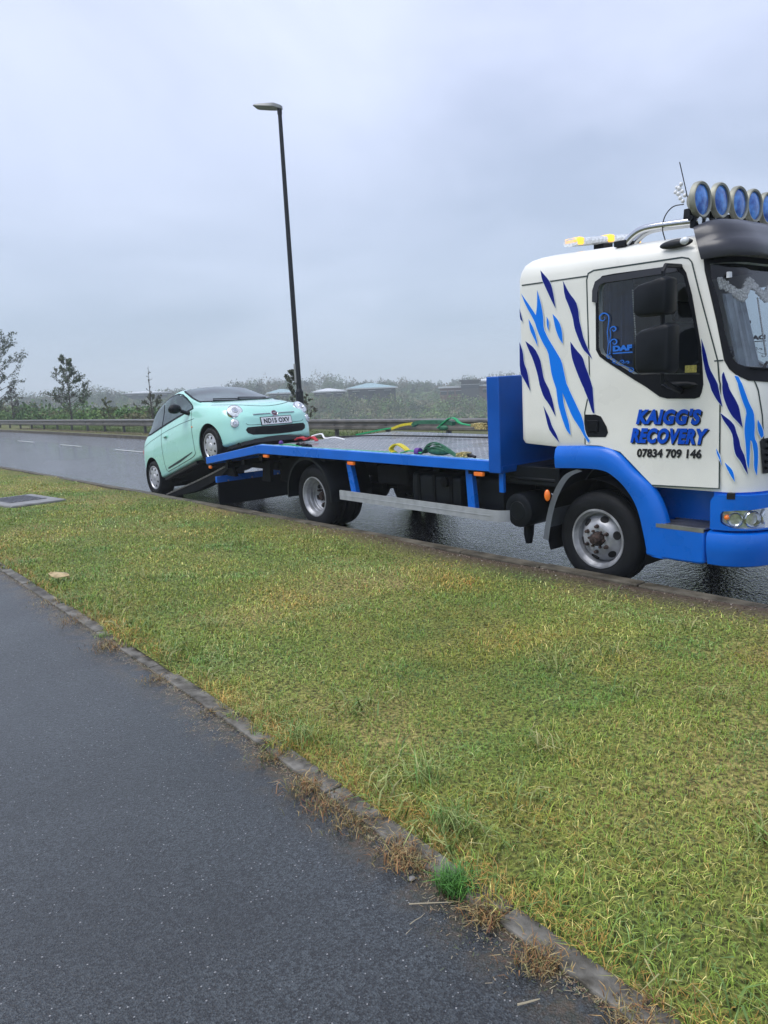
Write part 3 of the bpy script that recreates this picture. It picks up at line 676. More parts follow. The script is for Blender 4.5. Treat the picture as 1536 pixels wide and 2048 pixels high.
# ------------------------------------------------------------------ blue lower panels
AO=[(-1.384,1.134),(-0.972,1.146),(-0.814,1.108),(-0.662,0.977),(-0.515,0.862),(-0.42,0.70),(-.37,.52),(-.36,.335)]
AI=[(-1.387,0.956),(-0.973,0.967),(-0.815,0.910),(-0.696,0.802),(-0.619,0.674),(-0.567,0.487),(-0.541,0.375),(-0.50,0.335)]
def resample(P,n):
    P=[Vector(p) for p in cat(P,6)]; L=[0]
    for a,b in zip(P,P[1:]): L.append(L[-1]+(b-a).length)
    out=[]
    for i in range(n):
        t=L[-1]*i/(n-1); k=max(j for j in range(len(L)) if L[j]<=t+1e-9); k=min(k,len(P)-2); f=(t-L[k])/max(1e-9,L[k+1]-L[k]); out.append(P[k].lerp(P[k+1],f))
    return out
def wing(yside,sg):
    n=36; A=resample(AO,n);B=resample(AI,n); prof=[(0,.035),(.0,.0),(.12,-.028),(.45,-.042),(.8,-.038),(1,-.03),(1.0,.02),(1.0,.42)]
    mb=MB(); m=len(prof)
    for a,b in zip(A,B):
        for t,o in prof:
            q=a.lerp(b,t); mb.v.append((-2.62+q.x,yside+sg*o,q.y))
    for i in range(n-1):
        for k in range(m-1): mb.f.append((i*m+k,i*m+k+1,(i+1)*m+k+1,(i+1)*m+k))
    mb.f.append(tuple(range(m)));
    return mb
tpart(wing(5.14,1),'front_wing','blue',ang=50); tpart(wing(7.26,-1),'front_wing','blue',ang=50)
mb=MB()   # back end of the wing box, dark liner
mb.lathe([(0,.475),(.42,.475)],(-3.664,5.16,.40),'Y',30,R(-20),R(200)); tpart(mb,'wheel_arch_liner','dark')
mb=MB().lathe([(0,.475),(.42,.475)],(-3.664,6.82,.40),'Y',30,R(-20),R(200)); tpart(mb,'wheel_arch_liner','dark')
def steps(y0,y1,yr0,yr1):
    mb=MB(); mb.prism([(-3.25,.335),(-3.25,.40),(-3.25,.60),(-3.25,.86),(-2.70,.86),(-2.70,.345)],'Y',yr0,yr1)
    o=tpart(mb,'step_recess','blue',bevel=.01)
    mb=MB().prism([(-3.17,.345),(-3.15,.56),(-3.10,.585),(-2.705,.575),(-2.70,.345),(-2.75,.335),(-3.1,.333)],'Y',y0,y1)
    tpart(mb,'step_box','blue',bevel=.018,seg=3)
    a,b=min(y0,y1)+.01,max(y0,y1)
    mb=MB(); z=.588; mb.box(-3.08,-2.71,a-.012,a+.01,z-.02,z+.008); mb.box(-3.08,-2.71,b-.03,b-.015,z-.02,z+.008)
    for i in range(14):
        x=-3.07+.355*i/13; 
        mb.add([(x,a,z),(x+.010,a,z),(x+.07,b-.02,z),(x+.06,b-.02,z),(x,a,z+.012),(x+.010,a,z+.012),(x+.07,b-.02,z+.012),(x+.06,b-.02,z+.012)],[(0,1,5,4),(1,2,6,5),(2,3,7,6),(3,0,4,7),(4,5,6,7)])
    for j in range(4):
        y=a+(b-a-.03)*j/3; mb.box(-3.08,-2.705,y,y+.008,z,z+.009)
    tpart(mb,'step_tread','steel',smooth=False); tpart(MB().box(-3.08,-2.71,a-.01,b-.02,.575,.590),'tread_hole_shade','black',smooth=False)  # black sheet added under the tread as shade seen through its openings
steps(5.10,5.40,5.39,5.6); steps(7.30,7.0,7.01,6.8)
# bumper wrapped round the corner
def wrap(s0,s1,prof,name,m,n=60,**k):
    mb=MB(); q=len(prof); S=[s for s in np.linspace(s0,s1,n)]
    for s in S:
        for z,o in prof: mb.v.append(tuple(skin(s,z,o)))
    for i in range(len(S)-1):
        for j in range(q-1): mb.f.append((i*q+j,i*q+j+1,(i+1)*q+j+1,(i+1)*q+j))
    mb.f.append(tuple(range(q))); mb.f.append(tuple(range((len(S)-1)*q,len(S)*q))[::-1])
    return tpart(mb,name,m,ang=40,**k)
wrap(-.06,2*SM+.06,[(.36,-.10),(.335,0),(.35,.035),(.45,.06),(.54,.062),(.575,.045),(.588,0),(.588,-.1)],'bumper','blue')
LAMP=[(0.023,0.66),(0.023,0.713),(0.038,0.733),(0.116,0.742),(0.202,0.744),(0.37,0.758),(0.40,.74),(0.395,.63),(0.37,0.612),(0.193,0.610),(0.119,0.616),(0.068,0.630),(.035,.645)]
pan=[(-.05,.600),(-.05,.80),(-.03,.83),(.0,.845),(2*SM,.845),(2*SM+.03,.83),(2*SM+.05,.80),(2*SM+.05,.600)]
lm=mirs([]) ; LAMPm=[(2*SM-a,b) for a,b in LAMP][::-1]
decal([pan,LAMP,LAMPm],.030,'headlight_panel','blue',th=.06)
wrap(-.05,2*SM+.05,[(.59,-.08),(.59,-.02),(.86,-.02),(.86,-.08)],'bumper_backing','blue')
wrap(.06,.11,[(.82,-.02),(.82,.032),(.858,.032),(.858,-.02)],'bumper_bracket','dark',n=6)
for L_ in (LAMP,LAMPm):
    mi=L_ is LAMPm
    def S_(s): return 2*SM-s if mi else s
    h=decal([L_],.0,'headlight','reflector')
    mb=MB(); rr_=[(.115,.675,.05),(.225,.677,.058),(.33,.685,.055)]
    for s,z,r_ in rr_:
        c=skin(S_(s),z,.005); n_=(skin(S_(s),z,.02)-c).normalized()
        q=n_.to_track_quat('Z','Y').to_matrix().to_4x4(); q.translation=c
        v=[];f=[];pr=[(0,.95),(.012,1.),(.018,.9),(.006,.82),(-.02,.55),(-.03,.2),(-.03,.01)]
        m2=MB().lathe([(t,r_*k) for t,k in pr],(0,0,0),'Z',20)
        mb.add([q@Vector(p) for p in m2.v],m2.f)
    tpart(mb,'lamp_bowl','chrome',h)
    mb=MB(); c=skin(S_(.06),.69,.012); mb.sphere(c,.019,10,8); tpart(mb,'indicator_bulb','orange',h)
    decal([[(a,b) for a,b in grow(L_,-.002)]],.028,'headlight_cover','coverglass',h)
GR=[(0.262,1.205),(0.275,1.222),(0.35,1.228),(2*SM-.35,1.228),(2*SM-.275,1.222),(2*SM-.262,1.205),(2*SM-.29,.985),(0.290,0.985)]
g=decal([GR],.004,'grille','black')
mb=MB()
for i in range(5):
    z=1.01+.045*i
    mb.add([tuple(skin(s,z+dz,o)) for s in np.linspace(.31,2*SM-.31,24) for dz,o in ((0,.006),(.006,.02),(.02,.02),(.022,.006))],[(4*k+j,4*k+j+1,4*k+j+5,4*k+j+4) for k in range(23) for j in range(3)])
tpart(mb,'grille_slat','blackpl',g)
# visor
mb=MB(); S=np.linspace(.085,2*SM-.085,56); prof=[(2.69,-.10),(2.70,-.03),(2.685,.03),(2.645,.065),(2.60,.085),(2.55,.098),(2.546,.110),(2.50,.118),(2.445,.112),(2.43,.10),(2.44,.09),(2.55,.08),(2.63,.03),(2.67,-.10)]
for s in S:
    e_=min(s-.085,2*SM-.085-s); fl=float(smoothstep(-.1,.2,e_))
    for z,o in prof:
        zz_=2.42+(z-2.42)*(.80+.20*fl); mb.v.append(tuple(skin(s,zz_,.006+o*(.12+.88*fl) if o>0 else o)))
q=len(prof)
for i in range(len(S)-1):
    for j in range(q): mb.f.append((i*q+j,i*q+(j+1)%q,(i+1)*q+(j+1)%q,(i+1)*q+j))
mb.f.append(tuple(range(q))); mb.f.append(tuple(range((len(S)-1)*q,len(S)*q))[::-1])
tpart(mb,'sun_visor','visor',ang=60)
# roof marker lamp, roof bars, spots, beacon, aerial
for yy,sg in ((5.14,-1),(7.26,1)):
    mb=MB().sphere((-2.965,yy+.002*sg,2.562),1,24,10,(.125,.022,.032)); k=tpart(mb,'marker_lamp','black')
    mb=MB().sphere((-2.895,yy+.016*sg,2.570),1,14,8,(.034,.018,.026)); tpart(mb,'lens','clear',k)
for yb in (5.26,7.14):
    sg=1 if yb<6 else -1
    mb=MB()
    for dy in (0,.10):
        mb.tube([tuple(p) for p in cat([(-3.44,yb+sg*dy,2.65),(-3.39,yb+sg*dy,2.69),(-3.33,yb+sg*dy,2.718),(-3.25,yb+sg*dy,2.728),(-3.1,yb+sg*dy,2.722),(-2.86,yb+sg*dy,2.705)],5)],.027,12)
    k=tpart(mb,'roof_bar','chrome')
    ya_,yb_=(yb-.04,yb+.14) if sg>0 else (yb-.14,yb+.04)
    tpart(MB().box(-3.52,-3.42,ya_,yb_,2.63,2.672),'bar_foot','blackpl',k,bevel=.008); tpart(MB().box(-2.915,-2.875,ya_,yb_,2.66,2.735),'bar_foot','blackpl',k,bevel=.008)
mb=MB().tube([(-2.90,5.20,2.725),(-2.90,7.2,2.725)],.02,10); tpart(mb,'cross_bar','blackpl')
LY=[5.285,5.535,5.80,6.04,6.28,6.55,6.82,7.09]
for i,y in enumerate(LY):
    z=[2.845,2.862,2.866,2.873,2.875,2.87,2.86,2.845][i]; x=-2.89+.01*math.sin(i)
    mb=MB().lathe([(-.065,.015),(-.06,.045),(-.025,.08),(-.004,.108),(.0,.121),(.028,.121),(.038,.114),(.034,.101),(.018,.100)],(x,y,z),'X',36)
    k=tpart(mb,'spot_lamp','lampshell')
    mb=MB().lathe([(.020,.102),(.030,.07),(.036,.035),(.038,.001)],(x,y,z),'X',32); tpart(mb,'lens','lampblue',k)
    mb=MB().prism([(y-.045,2.735),(y-.035,2.80),(y+.035,2.80),(y+.045,2.735)],'X',x-.085,x-.035); mb.box(x-.02,x+.03,y-.025,y+.025,2.728,2.742); tpart(mb,'bracket','blackpl',k,bevel=.004)
mb=MB().tube([(-2.98,5.25,2.86),(-3.03,5.25,3.115)],.003,5); 
mb=MB().tube([(-2.925,5.25,2.74),(-2.93,5.25,2.80),(-3.01,5.25,3.115)],.0035,5); tpart(mb,'aerial','blackpl')
mb=MB()
for (x,z,r_) in ((-3.045,2.975,.018),(-3.03,3.0,.015),(-3.07,2.955,.014),(-3.05,2.94,.016),(-3.02,2.95,.014),(-3.035,2.91,.016),(-3.0,2.92,.014),(-3.06,2.985,.012),(-3.015,2.885,.014)): mb.sphere((x+.03,5.24+r_,z-.03),r_,7,5)
tpart(mb,'white_beads','platew')
mb=MB().tube([tuple(p) for p in cat([(-2.97,5.24,2.83),(-3.05,5.24,2.83),(-3.11,5.24,2.78),(-3.13,5.24,2.70),(-3.12,5.26,2.62)],5)],.004,6); tpart(mb,'lamp_cable','rope')
# beacon bar
def bprof(y): return -4.27+.17*(1-abs(y-6.2)/.6)
bar=MB(); n=13; BL=.53
for j in range(n):
    y=6.2-BL+2*BL*j/(n-1); x=bprof(y); e_=1-.35*abs(y-6.2)/.6
    for a in range(12):
        t=2*PI*a/12; bar.v.append((x+.11*e_*math.cos(t),y,2.855-.05*abs(y-6.2)/.6+.034*math.copysign(abs(math.sin(t))**.6,math.sin(t))))
for j in range(n-1):
    for a in range(12): bar.f.append((j*12+a,j*12+(a+1)%12,(j+1)*12+(a+1)%12,(j+1)*12+a))
bar.f.append(tuple(range(12))); bar.f.append(tuple(range((n-1)*12,n*12))[::-1])
bo=tpart(bar,'beacon_bar','clear')
for y in (5.71,6.0,6.40,6.69):
    x=bprof(y); e_=1-.35*abs(y-6.2)/.6; mb=MB().box(x-.117*e_,x+.117*e_,y-.04,y+.04,2.828-.05*abs(y-6.2)/.6,2.89-.05*abs(y-6.2)/.6); tpart(mb,'amber_lamp','amberlit',bo,bevel=.02,seg=3)
for ya_ in (5.95,6.35): tpart(MB().box(-4.22,-4.12,ya_,ya_+.15,2.68,2.83),'bar_foot','blackpl',bo,bevel=.01)
# mirrors
def mirror(yc,sg):
    mb=MB()
    def shell(x0,x1,z0,z1):
        P=[]
        for (x,z) in ((x0+.03,z0),(x1-.02,z0),(x1,z0+.03),(x1,z1-.02),(x1-.03,z1),(x0+.04,z1-.035),(x0,z1-.06),(x0,z0+.03)): P.append((x,z))
        n=len(P); cx_=(x0+x1)/2;cz=(z0+z1)/2
        for d,sc in ((-.085,.80),(-.075,.93),(-.04,1.),(.05,.98),(.06,.93)):
            for x,z in P: mb.v.append((cx_+(x-cx_)*sc,yc+sg*d,cz+(z-cz)*sc))
        b=len(mb.v)-5*n
        for i in range(4):
            for k in range(n): mb.f.append((b+i*n+k,b+i*n+(k+1)%n,b+(i+1)*n+(k+1)%n,b+(i+1)*n+k))
        mb.f.append(tuple(range(b,b+n))); mb.f.append(tuple(range(b+4*n,b+5*n))[::-1])
    shell(-3.085,-2.825,2.075,2.325); shell(-3.07,-2.805,1.69,2.025)
    k=tpart(mb,'wing_mirror','blackpl',bevel=.012,seg=3,ang=50)
    mb=MB().tube([(-2.90,yc,1.62),(-2.90,yc,2.36),(-2.90,yc+sg*.03,2.40),(-2.93,yc+sg*.27,2.41)],.015,8); mb.tube([(-2.90,yc,1.64),(-2.90,yc+sg*.1,1.60),(-2.92,yc+sg*.27,1.56)],.022,8)
    mb.sphere((-2.93,yc+sg*.27,1.60),1,14,6,(.15,.03,.03)); tpart(mb,'mirror_arm','blackpl',k)
mirror(4.87,1); mirror(7.53,-1)
# ------------------------------------------------------------------ wheels
def wheel(name,x,y,z,r,width,rimr,side,kind,parent):
    """side=-1: outer face towards -Y"""
    def T(pr): return [(t*(-side),q) for t,q in pr]     # t>0 = inwards
    w_=width; sh=r-rimr
    mb=MB().lathe(T([(.012,rimr-.01),(.0,rimr+.015),(-.004,rimr+sh*.3),(-.006,rimr+sh*.5),(.0,rimr+sh*.72),(.008,rimr+sh*.82),(.010,rimr+sh*.84),(.020,r-.010),(.034,r-.001),(w_/2-.03,r+.004),(w_/2-.028,r-.008),(w_/2-.018,r-.008),(w_/2-.016,r+.004),(w_/2+.016,r+.004),(w_/2+.018,r-.008),(w_/2+.028,r-.008),(w_/2+.03,r+.004),(w_-.034,r-.001),(w_-.02,r-.01),(w_,rimr+sh*.5),(w_-.012,rimr-.01)]),(x,y,z),'Y',64)
    wh=link(name,mb.mesh(name),'tyre',parent,ang=40)
    if parent is not truck: wh.matrix_parent_inverse=Matrix.Identity(4)
    rm=MB().lathe(T([(.01,rimr+.012),(-.004,rimr+.008),(-.004,rimr-.006),(.012,rimr-.014),(.03,rimr-.03),(.07,rimr-.036),(w_-.02,rimr-.036)]),(x,y,z),'Y',56)
    if kind=='front':
        rm.lathe(T([(.085,rimr-.036),(.06,rimr-.05),(.012,rimr-.095),(.0,rimr-.115),(-.002,.085),(.0,.07)]),(x,y,z),'Y',56)
    elif kind=='rear':
        rm.lathe(T([(.07,rimr-.036),(.075,rimr-.045),(.11,rimr-.05),(.118,rimr-.06),(.13,rimr-.062),(.16,rimr-.10),(.155,.09),(.15,.07)]),(x,y,z),'Y',56)
    else:
        rm.lathe(T([(.03,rimr-.028),(.012,rimr-.02),(.004,rimr-.03),(-.004,rimr-.07),(-.006,.075),(-.002,.068),(-.010,.06),(-.016,.03),(-.017,.001)]),(x,y,z),'Y',48)
    ro=link('rim',rm.mesh('rim'),'rim' if kind!='car' else 'hub',wh,ang=30)
    nh={'front':6,'rear':6,'car':8}[kind]
    for i in range(nh):
        a=2*PI*i/nh+(.25 if kind!='car' else .1)
        if kind=='front': rad,t,rh,tilt=rimr-.072,.036,.031,R(40)
        elif kind=='rear': rad,t,rh,tilt=rimr-.095,.142,.024,R(10)
        else: rad,t,rh,tilt=rimr-.048,.0015,.021,R(6)
        c=Vector((x+rad*math.cos(a),y+t*(-side),z+rad*math.sin(a))); er=Vector((math.cos(a),0,math.sin(a))); et=Vector((-math.sin(a),0,math.cos(a))); ey=Vector((0,side,0))
        nn=(ey*math.cos(tilt)+er*math.sin(tilt)); e2=(er*math.cos(tilt)-ey*math.sin(tilt))
        hm=MB(); k=0; m_=16
        for d in (.004,-.01):
            for q in range(m_):
                b=2*PI*q/m_; hm.v.append(c+nn*d+et*math.cos(b)*rh*(1.15 if kind!='car' else .8)+e2*math.sin(b)*rh)
        hm.f.append(tuple(range(k,k+m_)))
        for q in range(m_): hm.f.append((k+q,k+(q+1)%m_,k+m_+(q+1)%m_,k+m_+q))
        link('rim_hole',hm.mesh(),'dark',wh,ang=30)
    hb=MB()
    if kind in('front','rear'):
        t0=0. if kind=='front' else .15
        hb.lathe(T([(t0+.01,.062),(t0-.004,.060),(t0-.010,.055),(t0-.02,.05),(t0-.05,.04),(t0-.062,.034),(t0-.066,.0)]),(x,y,z),'Y',24)
        for i in range(6):
            a=2*PI*i/6+.5; c=Vector((x+.105*math.cos(a),y,z+.105*math.sin(a)))
            hb.lathe(T([(t0+.005,.017),(t0-.010,.017),(t0-.012,.012),(t0-.032,.013),(t0-.036,.007),(t0-.036,.0)]),c,'Y',7)
            c2=Vector((x+.07*math.cos(a+.5),y,z+.07*math.sin(a+.5))); hb.lathe(T([(t0,.011),(t0-.022,.011),(t0-.022,0)]),c2,'Y',6)
        link('hub','' and None or hb.mesh(),'rust',wh,ang=30)
    if parent is truck:
        for c in [q for q in bpy.data.objects if q.parent is wh]: c.matrix_parent_inverse=Matrix.Identity(4)
    return wh
XF_,XR_=-3.664,-7.727
wheel('wheel',XF_,5.20,.385,.385,.215,.236,-1,'front',truck); wheel('wheel',XF_,7.20,.385,.385,.215,.236,1,'front',truck)
for y,s in ((5.20,-1),(7.20,1)): wheel('wheel',XR_,y,.385,.385,.215,.236,s,'rear',truck)
for y,s in ((5.46,-1),(6.94,1)): wheel('wheel',XR_,y,.385,.385,.215,.236,s,'rear',truck)
# mudguards
def guard(x,z,r_,y0,y1,a0,a1,name,m,lip=.03,flare=0):
    sgn=1 if y1>y0 else -1; mb=MB(); n=28
    for i in range(n+1):
        a=R(a0+(a1-a0)*i/n); rr2=r_*(1+flare*max(0,i/n-.7))
        for y,dr in ((y0,-lip),(y0,0),(y0+sgn*.03,.012),(y1,.012),(y1,-.006),(y0+sgn*.03,-.006)):
            mb.v.append((x+(rr2+dr)*math.cos(a),y,z+(rr2+dr)*math.sin(a)))
    for i in range(n):
        for k in range(5): mb.f.append((i*6+k,i*6+k+1,(i+1)*6+k+1,(i+1)*6+k))
    return tpart(mb,name,m,ang=50)
guard(XR_,.40,.475,5.12,5.72,-4,186,'rear_mudguard','blackpl'); guard(XR_,.40,.475,7.28,6.68,-4,186,'rear_mudguard','blackpl')
def fguard(y0,y1):
    P=cat([(-3.80,.955),(-3.90,.915),(-3.97,.85),(-4.05,.72),(-4.11,.55),(-4.155,.34)],4); mb=MB()
    for x,z in P:
        for y,dx in ((y0,.055),(y0,0),(y1,0),(y1,.012)): mb.v.append((x+dx,y,z-dx*.2))
    for i in range(len(P)-1):
        for k in range(3): mb.f.append((i*4+k,i*4+k+1,(i+1)*4+k+1,(i+1)*4+k))
    return tpart(mb,'front_mudguard','greypl')
fguard(5.12,5.50); fguard(7.28,6.9)
mb=MB().sphere((-4.09,5.105,.72),1,12,8,(.028,.022,.05)); tpart(mb,'side_marker','orange')
# ------------------------------------------------------------------ flatbed
YA,YB=5.08,7.42
mb=MB().prism([(-4.58,.885),(-4.58,.983),(-8.754,.996),(-10.30,.765),(-10.30,.665),(-8.78,.882)],'Y',YA,YA+.06); br=tpart(mb,'side_rail','blue',bevel=.006)
mb=MB().prism([(-4.58,.885),(-4.58,.958),(-8.754,.970),(-10.30,.740),(-10.30,.665),(-8.78,.882)],'Y',YB-.06,YB); tpart(mb,'side_rail','blue',bevel=.006)
tpart(MB().prism([(-4.72,.981),(-4.72,.988),(-8.756,1.001),(-10.30,.770),(-10.30,.763),(-8.754,.994)],'Y',YA+.045,YA+.062),'rail_highlight','railsheen',br,smooth=False)  # added strip, wet highlight of the rail top painted as pale colour
mb=MB().box(-10.305,-10.22,YA+.06,YB-.06,.665,.755); tpart(mb,'tail_rail','blue',bevel=.006)
def treadmat():
    m=bpy.data.materials.new('wet_tread_plate'); m.use_nodes=True; n=m.node_tree.nodes; l=m.node_tree.links; p=n['Principled BSDF']; t=n.new('ShaderNodeTexCoord')
    p.inputs['Metallic'].default_value=.55; p.inputs['Roughness'].default_value=.3
    hs=[]
    for a in (45,-45):
        mp=n.new('ShaderNodeMapping'); mp.inputs['Rotation'].default_value=(0,0,R(a)); l.new(t.outputs['Object'],mp.inputs[0])
        wv=n.new('ShaderNodeTexWave'); wv.wave_type='BANDS'; wv.inputs['Scale'].default_value=5.5; wv.inputs['Distortion'].default_value=0; l.new(mp.outputs[0],wv.inputs[0]); hs.append(wv.outputs['Fac'])
    ck=n.new('ShaderNodeTexChecker'); ck.inputs['Scale'].default_value=12; mp2=n.new('ShaderNodeMapping'); mp2.inputs['Rotation'].default_value=(0,0,R(45)); l.new(t.outputs['Object'],mp2.inputs[0]); l.new(mp2.outputs[0],ck.inputs[0])
    mx=n.new('ShaderNodeMix'); l.new(ck.outputs['Fac'],mx.inputs[0]); l.new(hs[0],mx.inputs[2]); l.new(hs[1],mx.inputs[3])
    mx.inputs[0].default_value=.5
    pw=n.new('ShaderNodeMath'); pw.operation='POWER'; pw.inputs[1].default_value=4; l.new(mx.outputs[0],pw.inputs[0])
    b=n.new('ShaderNodeBump'); b.inputs['Strength'].default_value=.8; b.inputs['Distance'].default_value=.006; l.new(pw.outputs[0],b.inputs['Height']); l.new(b.outputs[0],p.inputs['Normal'])
    a=n.new('ShaderNodeTexNoise'); a.inputs['Scale'].default_value=2.2; a.inputs['Detail'].default_value=6; l.new(t.outputs['Object'],a.inputs['Vector'])
    r=n.new('ShaderNodeValToRGB'); l.new(a.outputs[0],r.inputs[0]); e=r.color_ramp.elements; e[0].position=.35;e[1].position=.7; e[0].color=(.20,.20,.21,1); e[1].color=(.42,.42,.42,1)
    m3=n.new('ShaderNodeMixRGB'); m3.blend_type='MULTIPLY'; m3.inputs[0].default_value=.8; l.new(r.outputs[0],m3.inputs[1]); l.new(pw.outputs[0],m3.inputs[2]); 
    m4=n.new('ShaderNodeMixRGB'); m4.blend_type='ADD'; m4.inputs[0].default_value=.35; l.new(m3.outputs[0],m4.inputs[1]); l.new(r.outputs[0],m4.inputs[2]); l.new(m4.outputs[0],p.inputs['Base Color'])
    q=n.new('ShaderNodeMapRange'); q.inputs[1].default_value=.3;q.inputs[2].default_value=.7;q.inputs[3].default_value=.16;q.inputs[4].default_value=.42; l.new(a.outputs[0],q.inputs[0]); l.new(q.outputs[0],p.inputs['Roughness'])
    return m
M['tread']=treadmat()
mb=MB(); Y0_,Y1_=YA+.06,YB-.06
for x0,z0,x1,z1 in ((-4.58,.962,-8.754,.975),(-8.754,.975,-10.30,.745)):
    mb.add([(x0,Y0_,z0),(x0,Y1_,z0),(x1,Y1_,z1),(x1,Y0_,z1),(x0,Y0_,z0-.05),(x0,Y1_,z0-.05),(x1,Y1_,z1-.05),(x1,Y0_,z1-.05)],[(0,1,2,3),(4,7,6,5),(0,4,5,1),(3,2,6,7),(0,3,7,4),(1,5,6,2)])
tpart(mb,'deck','tread',smooth=False)
mb=MB()
x=-5.0
while x>-10.1: mb.box(x-.04,x+.04,Y0_,Y1_,.84 if x>-8.6 else .84-(-8.6-x)*.15-.03,.905 if x>-8.6 else .905-(-8.6-x)*.15-.03); x-=.48
tpart(mb,'cross_member','chassis',smooth=False)
mb=MB().box(-4.72,-4.575,YA-.004,YB,.875,1.722); tpart(mb,'headboard','bluedeep',bevel=.008)
mb=MB().box(-4.575,-4.568,YA+.01,YB-.02,.90,.94); tpart(mb,'headboard_lip','bluedeep')
# tread edge highlight cleats
mb=MB()
for x in np.arange(-5.1,-8.7,-.42): mb.box(x-.02,x+.02,YA+.058,YA+.09,.962,.998)
# chassis rails etc
mb=MB()
for y in (5.80,6.55): mb.box(-10.0,-2.9,y,y+.07,.60,.80)
mb.box(-8.9,-8.8,5.8,6.6,.58,.84); 
for x in (-4.7,-6.2,-7.2,-9.9): mb.box(x-.05,x+.05,5.8,6.6,.62,.76)
tpart(mb,'chassis_frame','chassis')
mb=MB().tube([(XR_,5.45,.385),(XR_,6.95,.385)],.06,12); mb.sphere((XR_,6.2,.385),.17,14,10,(1,.9,1)); mb.tube([(XR_,6.2,.42),(-4.6,6.2,.58)],.04,10); mb.box(XR_-.55,XR_+.55,5.82,5.9,.45,.50); mb.box(XR_-.55,XR_+.55,6.5,6.58,.45,.50); tpart(mb,'rear_axle','chassis')
mb=MB().tube([(XF_,5.3,.37),(XF_,7.1,.37)],.05,10); mb.box(-4.3,-2.9,5.6,6.8,.5,1.1); tpart(mb,'engine','chassis',bevel=.02)
def tank(x0,x1,y0,y1,z0,z1,name,m='chassis'):
    r_=.07; mb=MB(); P=[]
    for cx_,cz,a in ((y1-r_,z1-r_,0),(y0+r_,z1-r_,90),(y0+r_,z0+r_,180),(y1-r_,z0+r_,270)):
        for k in range(6): P.append((cx_+r_*math.cos(R(a+18*k)),cz+r_*math.sin(R(a+18*k))))
    mb.prism(P,'X',x0,x1)
    return tpart(mb,name,m,bevel=.01)
t1=tank(-5.95,-5.25,5.24,5.72,.38,.80,'fuel_tank','blackpl')
for x in (-5.85,-5.62,-5.38): tpart(MB().box(x-.02,x+.02,5.232,5.24,.42,.78),'tank_strap','chassis',t1)
tpart(MB().lathe([(0,.05),(-.03,.05),(-.035,.03),(-.035,0)],(-5.45,5.24,.72),'Y',16),'filler_cap','chassis',t1)
tank(-5.10,-4.72,5.26,5.72,.40,.82,'battery_box','blackpl')
mb=MB().lathe([(.36,0),(.36,.14),(.30,.155),(.03,.155),(.01,.15),(0,.13),(0,.085),(-.004,.08),(-.004,0)],(-4.50,5.20,.535),'Y',36); mb.tube([(-4.49,5.34,.42),(-4.49,5.33,.30),(-4.49,5.33,.22)],[.05,.045,.03],12); tpart(mb,'air_filter','blackpl')
mb=MB().box(-4.70,-4.10,5.28,5.9,.76,.93); mb.box(-4.66,-4.14,5.27,5.29,.80,.83); tpart(mb,'air_intake_box','blackpl',bevel=.02)
mb=MB().box(-7.0,-6.2,5.9,6.5,.40,.72); mb.box(-6.6,-6.1,5.3,5.7,.62,.84); tpart(mb,'hydraulic_pack','chassis',bevel=.02)
mb=MB(); P=[(-7.08,5.115),(-4.74,5.115)]+[(-4.74+.17*math.sin(a),5.115+.17-.17*math.cos(a)) for a in np.linspace(.2,PI/2,8)]
v=[]
for x,y in P:
    for z,o in ((.424,0),(.424,.022),(.528,.022),(.528,0)): v.append((x,y+o if x<-4.75 else y+o*.5,z+( .0)))
mb.add(v,[(4*i+k,4*i+(k+1)%4,4*i+4+(k+1)%4,4*i+4+k) for i in range(len(P)-1) for k in range(4)]); mb.f.append((0,1,2,3))
mb.box(-7.08,-4.75,5.112,5.119,.470,.478)
tpart(mb,'side_guard_bar','alu',ang=30)
for xt,xb in ((-6.935,-6.83),(-5.05,-5.01)):
    mb=MB().prism([(xt-.035,.89),(xt+.045,.89),(xb+.05,.45),(xb-.05,.45)],'Y',5.142,5.20); tpart(mb,'guard_post','blue',bevel=.006)
mb=MB().box(-4.64,-4.59,5.12,5.15,.70,.885); tpart(mb,'guard_post','blue')
for x in (-8.62,-6.80,-4.86):
    mb=MB().box(x-.06,x+.05,5.085,5.12,.835,.872); tpart(mb,'side_marker','orange',bevel=.006)
mb=MB().box(-10.28,-10.22,5.10,5.13,.60,.64); tpart(mb,'side_marker','orange',bevel=.006)
# rear board + bumper, twin ramps
mb=MB().box(-10.24,-10.19,5.17,7.33,.385,.475); rb=tpart(mb,'rear_bumper_bar','blue',bevel=.006)
mb=MB().box(-10.235,-10.195,5.19,7.30,.045,.385); tpart(mb,'rubber_flap','rubber',bevel=.004)
for y in (5.35,5.75,6.2,6.65,7.1): tpart(MB().lathe([(0,.012),(.01,.012),(.01,0)],(-10.19,y,.40),'X',8),'bolt','steel',rb)
for y in (5.35,7.05): tpart(MB().prism([(-10.2,.70),(-10.13,.70),(-9.95,.47),(-10.2,.47)],'Y',y,y+.05),'tail_bracket','chassis')
mb=MB(); mb.prism([(-9.1,.90),(-8.95,.92),(-8.98,.46),(-9.2,.46)],'Y',5.35,5.4); mb.box(-9.9,-9.0,5.5,5.8,.60,.70); mb.box(-9.05,-8.3,5.55,5.6,.45,.88); tpart(mb,'tail_frame','chassis')
